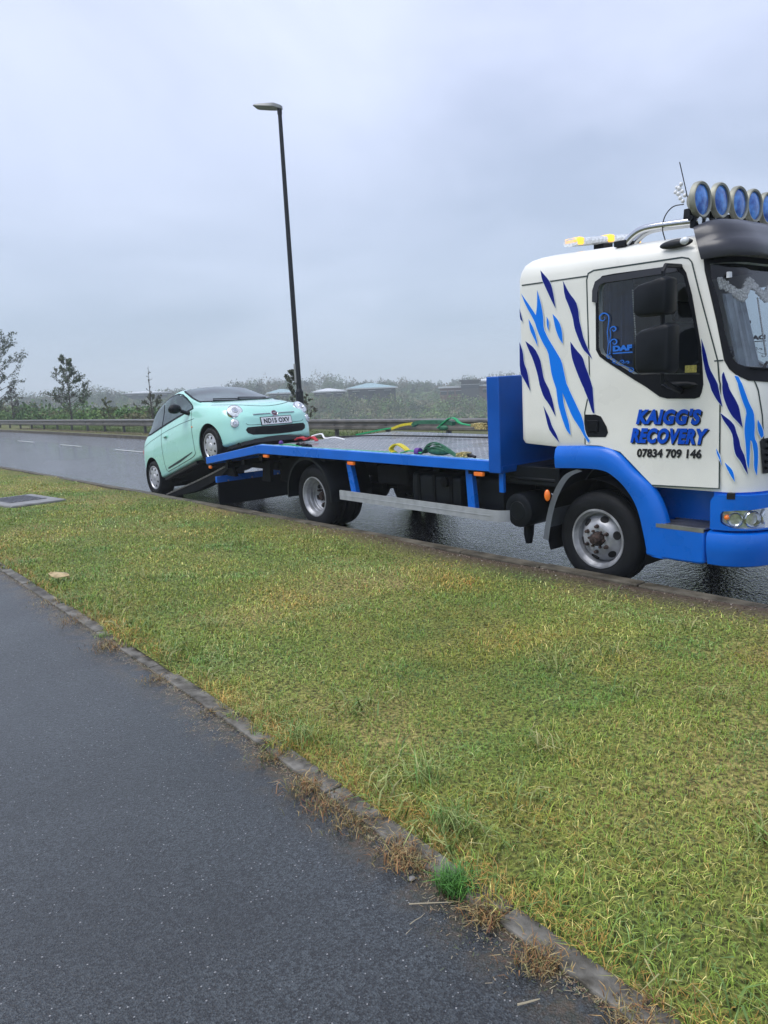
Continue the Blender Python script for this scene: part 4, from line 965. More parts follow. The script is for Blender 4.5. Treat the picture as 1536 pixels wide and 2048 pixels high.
def ramp(y):
    P=cat([(-12.42,.02),(-11.8,.175),(-11.1,.36),(-10.5,.53),(-10.05,.665)],6); mb=MB(); v=[]
    for i,(x,z) in enumerate(P):
        t=i/(len(P)-1); h=.02+.09*math.sin(PI*min(1,t*.9+.05))
        for yy,z_ in ((y,z),(y+.20,z),(y+.20,z-.02),(y,z-.02)): v.append((x,yy,z_))
    mb.add(v,[(4*i+k,4*i+(k+1)%4,4*i+4+(k+1)%4,4*i+4+k) for i in range(len(P)-1) for k in range(4)]); mb.f+= [(0,1,2,3),(4*len(P)-4,4*len(P)-1,4*len(P)-2,4*len(P)-3)]
    o=tpart(mb,'loading_ramp','rampm',smooth=False); mb=MB()
    for y0_ in (y+.01,y+.17):
        v=[]
        for i,(x,z) in enumerate(P):
            t=i/(len(P)-1); h=.02+.13*math.sin(PI*min(1,t*.9+.05))
            for yy,z_ in ((y0_,z-.015),(y0_+.02,z-.015),(y0_+.02,z-h),(y0_,z-h)): v.append((x,yy,z_))
        m3=MB(); m3.add(v,[(4*i+k,4*i+(k+1)%4,4*i+4+(k+1)%4,4*i+4+k) for i in range(len(P)-1) for k in range(4)]); tpart(m3,'ramp_beam','chassis',o,smooth=False)
    for i in range(2,len(P)-1):
        x,z=P[i]; mb.box(x-.015,x+.015,y+.02,y+.18,z,z+.012)
    tpart(mb,'ramp_cleat','rampm',o,smooth=False)
ramp(5.33); ramp(6.83)
# ------------------------------------------------------------------ small hatchback
car=empty('hatchback_car',(-10.633,6.154,.606),'mint green three-door hatchback climbing the ramps onto the truck bed','car')
car.rotation_euler=(0.012,-.270,0)
CS=[ # x, T, B, W, Wb, b, Wt, Tt
(-2.865,.62,.56,.40,.38,.36,.25,.605),(-2.85,.72,.65,.56,.53,.30,.40,.705),(-2.80,.85,.77,.68,.62,.27,.46,.835),(-2.72,1.00,.90,.745,.69,.26,.50,.98),(-2.58,1.20,.975,.79,.725,.25,.52,1.16),(-2.42,1.37,1.005,.805,.735,.24,.535,1.31),
(-2.22,1.48,1.01,.812,.74,.22,.55,1.40),(-1.95,1.535,1.01,.813,.745,.20,.56,1.455),(-1.6,1.553,1.005,.813,.75,.19,.575,1.48),(-1.25,1.545,.995,.813,.75,.19,.58,1.475),(-1.0,1.495,.99,.813,.748,.19,.585,1.43),(-.80,1.395,.985,.813,.745,.19,.60,1.34),
(-.60,1.27,.98,.813,.745,.19,.62,1.225),(-.40,1.145,.965,.813,.745,.19,.64,1.12),(-.22,1.045,.945,.813,.742,.19,.62,1.03),(-.10,1.005,.92,.813,.735,.19,.56,.99),(.05,.965,.885,.812,.725,.19,.50,.95),(.2,.915,.84,.80,.705,.19,.45,.905),(.36,.855,.785,.765,.675,.185,.42,.847),
(.48,.795,.725,.715,.635,.185,.40,.785),(.58,.725,.655,.645,.575,.19,.36,.715),(.65,.655,.59,.56,.505,.20,.30,.645),(.69,.595,.54,.46,.42,.215,.25,.588),(.71,.545,.50,.34,.31,.24,.20,.54)]
CP=cat(CS,4); mb=MB(); rings=[]
for x,T,B,W,Wb,b,Wt,Tt in CP:
    cr_=[(0,b),(W*.6,b),(W-.05,b+.02),(W-.008,b+.10),(W,.48 if T>.62 else (b+T)/2),(W-.012,.48+(B-.48)*.55 if T>.62 else (b+T)/2+.03),(Wb,B),(Wt+(Wb-Wt)*.5,B+(Tt-B)*.5),(Wt,Tt),(Wt*.55,Tt+(T-Tt)*.8),(0,T)]
    c=cat(cr_,4); rings.append([(x,-y,z) for y,z in c]+[(x,y,z) for y,z in c[-2:0:-1]])
n=len(rings[0])
for r_ in rings: mb.v+=r_
for i in range(len(rings)-1):
    for k in range(n): mb.f.append((i*n+k,i*n+(k+1)%n,(i+1)*n+(k+1)%n,(i+1)*n+k))
mb.f.append(tuple(range(n))); mb.f.append(tuple(range((len(rings)-1)*n,len(rings)*n))[::-1])
body=link('body',mb.mesh(),'mint',car,ang=80)
bm_=bmesh.new(); bm_.from_mesh(body.data); bvh=BVHTree.FromBMesh(bm_)
cuts=[]
for x in (0,-2.30):
    for s in (-1,1):
        m2=MB().lathe([(0,0),(0,.338),(.26,.338),(.26,0)],(x,s*.56 if s>0 else -.82,.31),'Y',40); k=link('cut',m2.mesh(),None,smooth=False); k.matrix_world=car.matrix_world; cuts.append(k)
bpy.context.view_layer.update()
for k in cuts: k.matrix_world=car.matrix_world.copy()
boolean(body,cuts); body.data.polygons.foreach_set('use_smooth',[True]*len(body.data.polygons)); body.data.set_sharp_from_angle(angle=R(40))
if not body.data.materials: body.data.materials.append(M['mint'])
for x in (0,-2.30):
    for s in (-1,1):
        mb=MB().lathe([(.005,.334),(.24,.334),(.25,.0)] if s<0 else [(-.005,.334),(-.24,.334),(-.25,0)],(x,s*.805,.31),'Y',40); link('wheel_arch','' and None or mb.mesh(),'dark',car)
        o=wheel('wheel',x,s*.795,.292,.292,.175,.195,s,'car',car)
def cast(p,axis):
    if axis=='S': o_,d=Vector((p[0],-2,p[1])),Vector((0,1,0))
    elif axis=='F': o_,d=Vector((2,p[0],p[1])),Vector((-1,0,0))
    else: o_,d=Vector((p[0],p[1],3)),Vector((0,0,-1))
    l,nn,i,dd=bvh.ray_cast(o_,d); return (l,nn) if l is not None else (None,None)
def cpanel(polys,axis,off,name,m,parent=None,grid=.05,mir=False,th=0.):
    b=bmesh.new(); es=[]
    for p in polys:
        vs=[b.verts.new((x,y,0)) for x,y in p]; es+=[b.edges.new((vs[i],vs[(i+1)%len(vs)])) for i in range(len(vs))]
    bmesh.ops.triangle_fill(b,use_beauty=True,edges=es,normal=(0,0,1))
    xs=[p[0] for q in polys for p in q]; ys=[p[1] for q in polys for p in q]
    for a,lo,hi,co,no in ((0,min(xs),max(xs),lambda c:(c,0,0),(1,0,0)),(1,min(ys),max(ys),lambda c:(0,c,0),(0,1,0))):
        for c in np.arange(math.floor(lo/grid)*grid,hi,grid):
            if lo<c<hi: bmesh.ops.bisect_plane(b,geom=b.verts[:]+b.edges[:]+b.faces[:],plane_co=co(c),plane_no=no,dist=1e-6)
    for v in b.verts:
        l,nn=cast((v.co.x,v.co.y),axis)
        if l is None: 
            for sh in (.97,.94,.9,.85):
                l,nn=cast((v.co.x*sh,v.co.y),axis)
                if l is not None: break
        if l is None: l,nn=Vector((.5,v.co.x,v.co.y)),Vector((1,0,0))
        v.co=l+nn*off
    if mir:
        for v in b.verts: v.co.y*=-1
    bmesh.ops.recalc_face_normals(b,faces=b.faces)
    me=bpy.data.meshes.new(name); b.to_mesh(me); b.free(); return link(name,me,m,parent or car,ang=60)
def rl(poly,n=3): return [tuple(p[:2]) for p in cat([q for q in poly]+[poly[0]],n)[:-1]]
SWF=[(-.47,1.02),(-.60,1.135),(-.75,1.245),(-.92,1.345),(-1.1,1.415),(-1.35,1.452),(-1.64,1.455),(-1.645,1.05),(-1.1,1.04)]
QWF=[(-1.69,1.05),(-1.685,1.455),(-1.9,1.435),(-2.08,1.39),(-2.22,1.315),(-2.32,1.195),(-2.36,1.08),(-2.25,1.055)]
for mir in (False,True):
    allw=[(-.42,1.0),(-.58,1.145),(-.74,1.268),(-.91,1.372),(-1.1,1.442),(-1.35,1.477),(-1.68,1.48),(-1.92,1.46),(-2.12,1.412),(-2.27,1.325),(-2.38,1.195),(-2.42,1.05),(-2.2,1.028),(-1.3,1.015)]
    f=cpanel([allw],'S',.003,'window_surround','rubber',mir=mir)
    cpanel([SWF],'S',.007,'door_glass','carglass',f,mir=mir); cpanel([QWF],'S',.007,'quarter_glass','carglass',f,mir=mir)
    D=[(-.47,.985),(-.47,.80),(-.485,.60),(-.50,.40),(-.56,.29),(-1.0,.27),(-1.5,.265),(-1.68,.28),(-1.72,.45),(-1.705,.80),(-1.69,1.02)]
    cpanel([line_strip([tuple(q) for q in cat(D,4)],.010)],'S',.003,'door_gap','seam',mir=mir)
    cpanel([line_strip([(-.36,.83),(-.9,.885),(-1.5,.915),(-2.2,.915),(-2.55,.885)],.007)],'S',.0025,'body_crease','seam',mir=mir)
    cpanel([[(-.62,.345),(-.6,.36),(-1.35,.335),(-1.62,.325),(-1.62,.30),(-1.1,.305)]],'S',.003,'sill_trim','seam',mir=mir)
    s=1 if mir else -1
    mb=MB().sphere((-1.50,s*.813,.83),1,14,8,(.075,.012,.026)); h=link('door_handle',mb.mesh(),'mint',car)
    mb=MB().sphere((-1.49,s*.817,.815),1,12,6,(.05,.006,.012)); link('grip','' and None or mb.mesh(),'dark',h)
    mb=MB().sphere((-.66,s*.93,1.075),1,18,12,(.075,.105,.075)); mb.tube([(-.62,s*.86,1.03),(-.58,s*.79,.98),(-.56,s*.74,.96)],[.03,.03,.035],10); mi=link('wing_mirror',mb.mesh(),'blackpl',car,ang=70)
    mb=MB().sphere((-.725,s*.935,1.075),1,16,8,(.012,.085,.058)); link('mirror_glass','' and None or mb.mesh(),'carglass',mi)
    mb=MB().sphere((-.45,s*.812,.72),1,8,6,(.02,.008,.012)); link('side_repeater','' and None or mb.mesh(),'orange',car)
# windscreen (front projection)
WS_=[(-.66,1.06),(-.5,1.04),(-.25,1.035),(0,1.035),(.25,1.035),(.5,1.04),(.66,1.06),(.66,1.11),(.625,1.25),(.59,1.385),(.555,1.44),(.3,1.49),(0,1.505),(-.3,1.49),(-.555,1.44),(-.59,1.385),(-.625,1.25),(-.66,1.11)]
wo=cpanel([WS_],'F',.004,'windscreen','rubber',grid=.06)
WSi=[(y*.965,1.26+(z-1.26)*.93+.006) for y,z in WS_]
cpanel([WSi],'F',.009,'glass','carglass',wo,grid=.06)
mb=MB()
for a,b_ in (((.50,1.06),(.02,1.10)),((.0,1.055),(-.42,1.095))):
    P=[]
    for t in np.linspace(0,1,6):
        l,nn=cast((a[0]+(b_[0]-a[0])*t,a[1]+(b_[1]-a[1])*t),'F'); P.append(l+nn*.022)
    link('wiper',MB().tube(P,.009,6).mesh(),'black',car)
# bonnet gap, bumper crease
cpanel([line_strip([tuple(q) for q in cat([(-.62,.94),(-.52,.84),(-.36,.775),(-.15,.735),(0,.725),(.15,.735),(.36,.775),(.52,.84),(.62,.94)],5)],.007)],'F',.003,'bonnet_gap','seam')
cpanel([line_strip([tuple(q) for q in cat([(-.50,.455),(-.44,.425),(-.2,.415),(0,.412),(.2,.415),(.44,.425),(.50,.455)],4)],.007)],'F',.003,'bumper_crease','seam')
for s in (-1,1):
    for (y,z,r_,nm) in ((.575,.678,.118,'headlight'),(.635,.488,.066,'running_light')):
        l,nn=cast((s*y,z),'F')
        nn=(nn+Vector((.55,0,0))).normalized(); q=nn.to_track_quat('Z','Y').to_matrix().to_4x4(); q.translation=l+nn*.0
        def LT(pr,n_=28):
            m2=MB().lathe(pr,(0,0,0),'Z',n_); o_=MB(); o_.add([q@Vector(p) for p in m2.v],m2.f); return o_
        h=link(nm,LT([(-.05,r_*.98),(.0,r_),(.014,r_*.95),(.016,r_*.88)]).mesh(),'chrome',car)
        link('lens',LT([(.012,r_*.90),(.022,r_*.7),(.030,r_*.35),(.031,.001)]).mesh(),'clear',h)
        link('bulb',LT([(.03,r_*.42),(.037,r_*.36),(.030,r_*.3),(.032,r_*.001)]).mesh(),'chrome',h)
GRL=[(-.49,.395),(-.52,.36),(-.50,.31),(-.43,.275),(-.2,.258),(0,.254),(.2,.258),(.43,.275),(.50,.31),(.52,.36),(.49,.395),(0,.385)]
gr=cpanel([GRL],'F',.004,'lower_grille','dark')
mb=MB()
for z in (.285,.305,.325,.345):
    P=[]; 
    for y in np.linspace(-.40,.40,12):
        l,nn=cast((y,z),'F'); P.append(l+nn*.006)
    mb.tube(P,.004,5)
link('grille_slat',mb.mesh(),'blackpl',gr)
for s in (-1,1):
    P=[]
    for t in np.linspace(.07,.36,8):
        l,nn=cast((s*t,.575+.01*t),'F'); P.append(l+nn*.006)
    mb=MB().tube(P,.009,8); link('chrome_whisker',mb.mesh(),'chrome',car)
l,nn=cast((0,.575),'F'); q=nn.to_track_quat('Z','Y').to_matrix().to_4x4(); q.translation=l
def LQ(pr,n_=24):
    m2=MB().lathe(pr,(0,0,0),'Z',n_); o_=MB(); o_.add([q@Vector(p) for p in m2.v],m2.f); return o_
b_=link('badge',LQ([(-.01,.056),(.008,.056),(.012,.048),(.009,.044)]).mesh(),'chrome',car)
M['maroon']=mat('badge_enamel',(.09,.02,.03),.3,coat=.5)
link('badge_centre',LQ([(.010,.045),(.013,.001)]).mesh(),'maroon',b_)
v,f=textmesh('FIAT',.02); X_=Vector((0,1,0)); Zu=(Vector((0,0,1))-nn*nn.z).normalized()
mb=MB(); mb.add([l+nn*.016+X_*((a-.5)*.06)+Zu*((c-.5)*.028) for a,c in v],f); link('badge_letters',mb.mesh(),'chrome',b_,smooth=False)
# plate
pl=MB().box(.722,.730,-.26,.26,.405,.515); p_=link('number_plate',pl.mesh(),'platew',car,bevel=.003)
mb=MB().box(.70,.722,-.27,.27,.40,.526); link('plate_holder',mb.mesh(),'black',p_,smooth=False)
v,f=textmesh('ND15 OXV',.045,0,1.08); mb=MB(); mb.add([(.7315,-.225+a*.45,.422+b*.076) for a,b in v],f); link('plate_letters',mb.mesh(),'black',p_,smooth=False)
# underside
mb=MB().box(-2.6,.55,-.62,.62,.13,.24); mb.box(-.55,-1.75,-.74,.74,.15,.24); link('underbody',mb.mesh(),'dark',car,bevel=.02)
P=[(.45,-.66),(.60,-.55),(.68,-.40),(.705,-.2),(.71,0),(.705,.2),(.68,.40),(.60,.55),(.45,.66),(.2,.74),(.2,-.74)]
mb=MB().prism(P,'Z',.145,.235); link('air_dam',mb.mesh(),'black',car,bevel=.01)
mb=MB().tube([(-1.95,-.3,.15),(-2.1,-.45,.12)],.02,8); mb.box(-1.9,-.6,-.78,-.72,.16,.205); mb.box(-1.9,-.6,.72,.78,.16,.205); link('sill_underside',mb.mesh(),'black',car)
# rear lamps (seen only from the side)
for s in (-1,1):
    mb=MB().sphere((-2.66,s*.70,.80),1,12,8,(.06,.05,.10)); link('tail_lamp',mb.mesh(),'red',car)
bm_.free()
# ------------------------------------------------------------------ load straps, winch cable on the deck (deck frame)
def onbed(name,label,cat_,group=None,base=(0,0,0)):
    o=empty(name,label=label,cat=cat_,group=group); o['base']=base
    o.matrix_world=Matrix.Translation(cc)@Matrix.Rotation(PHI,4,'X')@Matrix.Translation(-cc)@Matrix.Translation(Vector(base)); return o
def deckz(x): return float(np.interp(x,[-10.3,-8.754,-4.58],[.745,.975,.962]))+.004
def rib(P,wd,m,name,par,th=.004,wdir=(0,1,0)):
    return link(name,MB().ribbon([tuple(p) for p in cat(P,6)],wd,wdir,th).mesh(),m,par,ang=60)
S1=onbed('ratchet_strap','green strap with yellow loop and brass ratchet bunched on the near bed edge','ratchet strap',base=(-5.7,5.19,.97))
y=5.18
rib([(-6.14,y,1.0),(-6.19,y,1.025),(-6.16,y+.02,1.06),(-6.10,y+.02,1.07),(-6.02,y+.02,1.045),(-5.93,y,1.01)],.06,'yellow','end_loop',S1,.014)
rib([(-6.02,y,.99),(-5.9,y,1.015),(-5.78,y,1.01),(-5.70,y,1.0)],.06,'green','webbing',S1,.008)
link('sleeve',MB().tube([(-5.80,y,1.015),(-5.74,y,1.015)],.038,12).mesh(),'purple',S1)
mb=MB()
for i in range(7):
    h=.035+.075*math.sin((i+1)/8*PI); mb.ribbon([tuple(p) for p in cat([(-5.68,y+.012*(i-3),1.0),(-5.62,y+.012*(i-3),1.0+h*.8),(-5.50,y+.012*(i-3),1.0+h),(-5.36,y+.01*(i-3),1.0+h*.6),(-5.22,y+.008*(i-3),.99)],6)],.012,(0,1,0),.008)
mb.sphere((-5.47,y,1.035),1,16,10,(.17,.04,.045)); link('webbing_bundle',mb.mesh(),'dgreen',S1)
def ratchet(x,y,z,par,s=1):
    mb=MB().box(x-.07*s,x+.07*s,y-.03,y-.022,z-.02,z+.025); mb.box(x-.07*s,x+.07*s,y+.022,y+.03,z-.02,z+.025); mb.tube([(x-.02,y-.035,z+.01),(x-.02,y+.035,z+.01)],.018,12); mb.tube([(x+.06*s,y-.035,z+.02),(x+.06*s,y+.035,z+.02)],.011,10); mb.box(x-.02,x+.05,y-.028,y+.028,z+.02,z+.034); mb.tube([(x-.07*s,y-.03,z),(x-.07*s,y+.03,z)],.01,8)
    for k in range(6): mb.sphere((x-.06+.025*k,y-.03,z+.018*math.sin(k*2)),.013,7,5)
    return link('ratchet',mb.mesh(),'gold',par)
ratchet(-5.13,y,1.005,S1); link('handle',MB().tube([(-5.08,y,1.01),(-5.02,y,1.005),(-4.98,y,.995)],.014,8).mesh(),'black',S1)
S2=onbed('ratchet_strap','green strap with looped slack and brass ratchet along the far bed edge','ratchet strap',base=(-7.5,7.33,.97))
y=7.33
rib([(-10.2+.6,y,.90),(-8.9,y,1.0),(-8.6,y,1.035)],.05,'green','webbing',S2,.02)
rib([(-8.72,y,1.00),(-8.5,y,1.055),(-8.32,y,1.075),(-8.26,y,1.07)],.06,'yellow','end_loop',S2,.035)
rib([(-8.25,y,1.05),(-8.15,y,1.09),(-7.9,y,1.10),(-7.6,y,1.10),(-7.45,y,1.08)],.07,'dgreen','webbing',S2,.05)
rib([(-7.72,y-.03,1.04),(-7.62,y-.03,1.10),(-7.50,y-.02,1.17),(-7.40,y-.02,1.17),(-7.30,y-.02,1.11),(-7.12,y,1.08)],.05,'green','webbing_loop',S2,.012)
mb=MB().sphere((-7.62,y-.03,1.05),1,12,8,(.10,.03,.04)); link('webbing_bundle',mb.mesh(),'dgreen',S2)
ratchet(-6.98,y,1.09,S2,1.6); ratchet(-6.92,y-.01,1.06,S2,1.4)
rib([(-6.82,y,1.09),(-6.7,y,1.075),(-6.55,y,1.075),(-6.42,y,1.06)],.03,'black','hook_strap',S2,.015)
link('hook',MB().tube([(-6.5,y-.02,1.05),(-6.40,y-.02,1.08),(-6.35,y-.02,1.11),(-6.30,y-.02,1.07),(-6.36,y-.02,1.04)],.016,8).mesh(),'platew',S2)
mb=MB().ribbon([tuple(p) for p in cat([(-6.34,y,1.05),(-6.2,y,1.06),(-5.8,y,1.045),(-5.3,y,1.03),(-4.73,y,1.02)],5)],.08,(0,1,0),.045); link('taut_webbing',mb.mesh(),'green',S2)
S3=onbed('ratchet_strap','short green strap with purple sleeve lying under the car nose at the deck bend','ratchet strap',base=(-8.6,5.2,.98))
y=5.19
link('sleeve',MB().sphere((-8.38,y,1.02),1,12,8,(.03,.03,.032)).mesh(),'purple',S3)
rib([(-8.45,y,.985),(-8.3,y,1.0),(-8.12,y+.01,1.0),(-7.9,y,.985)],.05,'green','webbing',S3,.01)
mb=MB()
for k in range(9): mb.sphere((-8.02+.035*k,y+.02+.01*math.sin(k*3),1.0+.012*math.cos(k*2)),1,8,6,(.03,.03,.02))
link('strap_end',mb.mesh(),'chassis',S3)
S4=onbed('tow_strap','red and white tow strap crumpled on the deck beneath the car bumper','tow strap',base=(-8.4,5.6,.98))
y=5.75
rib([(-8.9,y,.99),(-8.75,y,1.03),(-8.62,y-.03,1.0),(-8.5,y,1.04),(-8.4,y,.99)],.05,'red','webbing',S4,.012); rib([(-8.85,y+.1,1.0),(-8.7,y-.1,1.03),(-8.55,y+.06,1.01)],.04,'red','webbing',S4,.012)
link('cord',MB().tube([tuple(p) for p in cat([(-8.66,y+.1,1.04),(-8.5,y+.15,1.07),(-8.35,y+.1,1.02),(-8.2,y+.15,1.03),(-8.05,y+.2,1.0)],5)],.012,6).mesh(),'platew',S4)
mb=MB().tube([tuple(p) for p in cat([(-4.73,6.9,.985),(-5.6,6.88,.99),(-6.6,6.83,.99),(-7.6,6.72,.992),(-8.3,6.55,.995),(-9.0,6.3,.98),(-9.75,6.15,1.0)],6)],.011,7)
o=mb.build('winch_cable','rope'); o.matrix_world=Matrix.Translation(cc)@Matrix.Rotation(PHI,4,'X')@Matrix.Translation(-cc); tag(o,'thin dark winch cable running across the wet truck bed to the car','cable')
o=MB().ribbon([(-7.9,5.20,.985),(-7.2,5.19,.987),(-6.4,5.18,.99),(-6.1,5.18,.99)],.03,(0,1,0),.004).mesh(); o=link('webbing_tail',o,'green'); o.matrix_world=Matrix.Translation(cc)@Matrix.Rotation(PHI,4,'X')@Matrix.Translation(-cc); tag(o,'flat green webbing tail stretched along the near deck edge, left of the yellow loop','strap')
# ------------------------------------------------------------------ lamp post
LX,LYY=-21.35,14.0
lp=empty('street_lamp',(LX,LYY,.2),'tall black street lamp with flat grey lantern, leaning slightly, behind the barrier','street lamp')
lp.rotation_euler=(0,R(-1.7),0)
mb=MB().tube([(0,0,-.3),(0,0,1.45)],.13,16); mb.tube([(0,0,1.44),(0,0,1.56)],[.13,.085],16); link('base',mb.mesh(),'pole',lp,ang=30)
mb=MB().tube([(0,0,1.5),(0,0,10.2)],[.088,.062],16); link('pole',mb.mesh(),'pole',lp)
mb=MB().box(-.07,.02,-.105,-.07,1.75,2.35); link('sign_plate','' and None or mb.mesh(),'lampgrey',lp)
q=Vector((-1.5,-1.0,0)).normalized()
mb=MB(); hd=[]
L_=1.25; wv=Vector((-q.y,q.x,0))
for t,w_,z0,z1 in ((-.08,.08,10.14,10.24),(.02,.14,10.16,10.28),(.12,.22,10.19,10.31),(.4,.23,10.24,10.34),(.75,.22,10.31,10.37),(.83,.17,10.33,10.37)):
    hd.append([q*t*1.0+wv*w_+Vector((0,0,z0)),q*t-wv*w_+Vector((0,0,z0)),q*t-wv*w_*.8+Vector((0,0,z1)),q*t+wv*w_*.8+Vector((0,0,z1))])
for h in hd: mb.v+=h
for i in range(len(hd)-1):
    for k in range(4): mb.f.append((i*4+k,i*4+(k+1)%4,i*4+4+(k+1)%4,i*4+4+k))
mb.f+=[(0,1,2,3),(23,22,21,20)]
lh=link('lantern',mb.mesh(),'lampgrey',lp,bevel=.01); mb=MB().tube([(0,0,10.0),(0,0,10.22)],.075,14); link('spigot',mb.mesh(),'pole',lp)
# ------------------------------------------------------------------ crash barrier
bx=[-75,-58,-47,-35,-19,-12.7,-6,4]; bt=[.40,.50,.60,.70,.80,.87,.90,.92]; by=lambda x:13.5-.015*max(0,-x-30)
btop=lambda x: float(np.interp(x,bx,bt))
bar=empty('crash_barrier',(-25,13.5,.13),'long galvanised box-profile crash barrier along the far side of the road','barrier')
mb=MB(); xs=np.linspace(-75,4,60); prof=[(0,0),(-.03,-.012),(-.075,-.03),(-.08,-.075),(-.035,-.105),(-.012,-.13),(-.012,-.175),(-.035,-.20),(-.08,-.225),(-.075,-.285),(-.03,-.30),(0,-.31),(.004,-.31),(.004,0)]
for x in xs:
    for dy,dz in prof: mb.v.append((x+25,by(x)-13.5+dy,btop(x)-.13+dz))
q=len(prof)
for i in range(len(xs)-1):
    for k in range(q): mb.f.append((i*q+k,i*q+(k+1)%q,(i+1)*q+(k+1)%q,(i+1)*q+k))
link('beam',mb.mesh(),'galv',bar,ang=25)
px=-74.; 
while px<4:
    z=btop(px); g=float(.13-.0042*max(0,-px-22))
    mb=MB(); y=by(px)-13.5+.02; mb.box(px+25-.055,px+25+.055,y,y+.012,g-.4-.13,z-.10-.13); mb.box(px+25-.055,px+25-.045,y,y+.09,g-.4-.13,z-.10-.13); mb.box(px+25+.045,px+25+.055,y,y+.09,g-.4-.13,z-.10-.13); mb.box(px+25-.04,px+25+.04,y-.05,y,z-.22-.13,z-.14-.13)
    p_=link('post',mb.mesh(),'galvpost',bar,smooth=False)
    px+=2.4
mb=MB()
for x in np.arange(-41.0,4,3.2):
    for dx in (-.12,-.04,.04,.12):
        for dz in (-.045,-.25): mb.sphere((x+dx+25,by(x)-13.5-.080,btop(x)-.13+dz),.014,6,4)
k=link('splice_bolts',mb.mesh(),'galvpost',bar)
# ------------------------------------------------------------------ trees and shrubs
def leafcloud(pts,size,cols,flat=.6,droop=0.,three=False):
    """one quad leaf at every point"""
    P=np.array(pts,float); n=len(P); a=rs.randn(n,3); a/=np.linalg.norm(a,axis=1)[:,None]; b=rs.randn(n,3); b-=a*(a*b).sum(1)[:,None]; b/=np.linalg.norm(b,axis=1)[:,None]
    s=size*(.6+.8*rs.rand(n))[:,None]; V=np.stack([P-a*s*.5,P+b*s*flat*.5,P+a*s*.5,P-b*s*flat*.5],1).reshape(-1,3)
    C=np.repeat(np.array(cols)[rs.randint(0,len(cols),n)]*(.75+.5*rs.rand(n))[:,None],4,axis=0)
    return V,C
def npmesh(name,V,C,k=4):
    n=len(V)//k; me=bpy.data.meshes.new(name); me.vertices.add(n*k); me.vertices.foreach_set('co',V.astype(np.float32).ravel()); me.loops.add(n*k); me.loops.foreach_set('vertex_index',np.arange(n*k,dtype=np.int32)); me.polygons.add(n); me.polygons.foreach_set('loop_start',np.arange(0,n*k,k,dtype=np.int32)); me.update(calc_edges=True)
    ca=me.color_attributes.new('Col','FLOAT_COLOR','POINT'); cc_=np.ones((n*k,4),np.float32); cc_[:,:3]=C; ca.data.foreach_set('color',cc_.ravel()); return me
def sapling(name,loc,h,label,cat_,width=.35,nb=18,lean=(0,0),cols=((.035,.06,.02),(.06,.08,.035),(.09,.085,.06)),leafsz=.14,nleaf=16,crown0=.15,tr=.05,top=1.,group=None,bare=0.,shape=1.,seed=1):
    r_=random.Random(seed); o=empty(name,loc,label,cat_,group)
    tp=[Vector((lean[0]*h*t*t+.03*h*math.sin(t*5+seed)*.4,lean[1]*h*t*t,h*t)) for t in np.linspace(0,1,9)]
    mb=MB().tube(tp,[tr*(1-.88*t) for t in np.linspace(0,1,9)],7); leaves=[]
    for i in range(nb):
        t=crown0+(1-crown0)*(i+.5)/nb*.97; k=min(7,int(t*8)); f=t*8-k; p=tp[k].lerp(tp[k+1],f); a=i*2.4+r_.uniform(-.5,.5)
        env=(1-((t-crown0)/(1-crown0))**1.2)*.9+.16 if shape==1 else math.sin(PI*min(1,(t-crown0)/(1-crown0)*.85+.15))
        L=width*h*env*r_.uniform(.65,1.15)
        el=r_.uniform(.35,.9); d=Vector((math.cos(a)*math.cos(el),math.sin(a)*math.cos(el),math.sin(el)))
        q=[p]; 
        for j in range(4): d=(d+Vector((r_.uniform(-.2,.2),r_.uniform(-.2,.2),r_.uniform(-.1,.12)))).normalized(); q.append(q[-1]+d*L/4)
        mb.tube(q,[tr*.35*(1-.8*j/4)*(1-.5*t) for j in range(5)],5,cap=False)
        for s in range(5):
            b=q[r_.randint(1,3)].lerp(q[4],r_.random()*.6); dd=(d+Vector((r_.uniform(-1,1),r_.uniform(-1,1),r_.uniform(-.3,.8)))).normalized(); e_=b+dd*L*r_.uniform(.2,.45); mb.tube([b,b.lerp(e_,.5)+Vector((0,0,.01)),e_],[tr*.12,tr*.09,tr*.04],4,cap=False)
            if r_.random()<bare: continue
            for _ in range(nleaf): 
                c=b.lerp(e_,r_.random()**.6*1.05); leaves.append(c+Vector((r_.gauss(0,.022*h*.5),r_.gauss(0,.022*h*.5),r_.gauss(0,.02*h*.5))))
    link('trunk',mb.mesh(),'bark',o)
    if leaves:
        V,C=leafcloud(leaves,leafsz,cols); link('crown',npmesh('crown',V,C),'leaf',o,smooth=False)
    return o
def atY(px,py,Y):   # reference rays were turned into metres once; helper keeps the bearing readable
    d=fw+RR*((px-768)/1539)-UU*((py-1024)/1539); t=Y/d.y; return d.x*t,1.6534+d.z*t
g0=-.35
def S(name,px,ptop,Y,label,cat_,**k):
    x,zt=atY(px,ptop,Y); zb=float(terr(x,Y))-.1; return sapling(name,(x,Y,zb),zt-zb,label,cat_,**k)
gc=((.055,.10,.03),(.035,.065,.022),(.08,.13,.035),(.11,.10,.065))
S('roadside_tree',-26,655,15.6,'leafy grey-green tree cut by the left edge of the photo, nearest the viewer','tree',width=.40,nb=46,cols=((.04,.07,.025),(.025,.045,.018),(.07,.10,.03)),leafsz=.13,nleaf=26,tr=.10,seed=3,shape=2,crown0=.12)
S('roadside_tree',20,775,15.4,'small pinkish-grey sapling low behind the barrier at the left end','tree',width=.38,nb=16,cols=((.09,.08,.065),(.06,.07,.04)),leafsz=.08,nleaf=22,tr=.05,seed=5)
S('roadside_tree',131,716,15.6,'conical dark green sapling standing alone behind the barrier','tree',width=.42,nb=34,cols=gc,leafsz=.09,nleaf=34,tr=.07,seed=8)
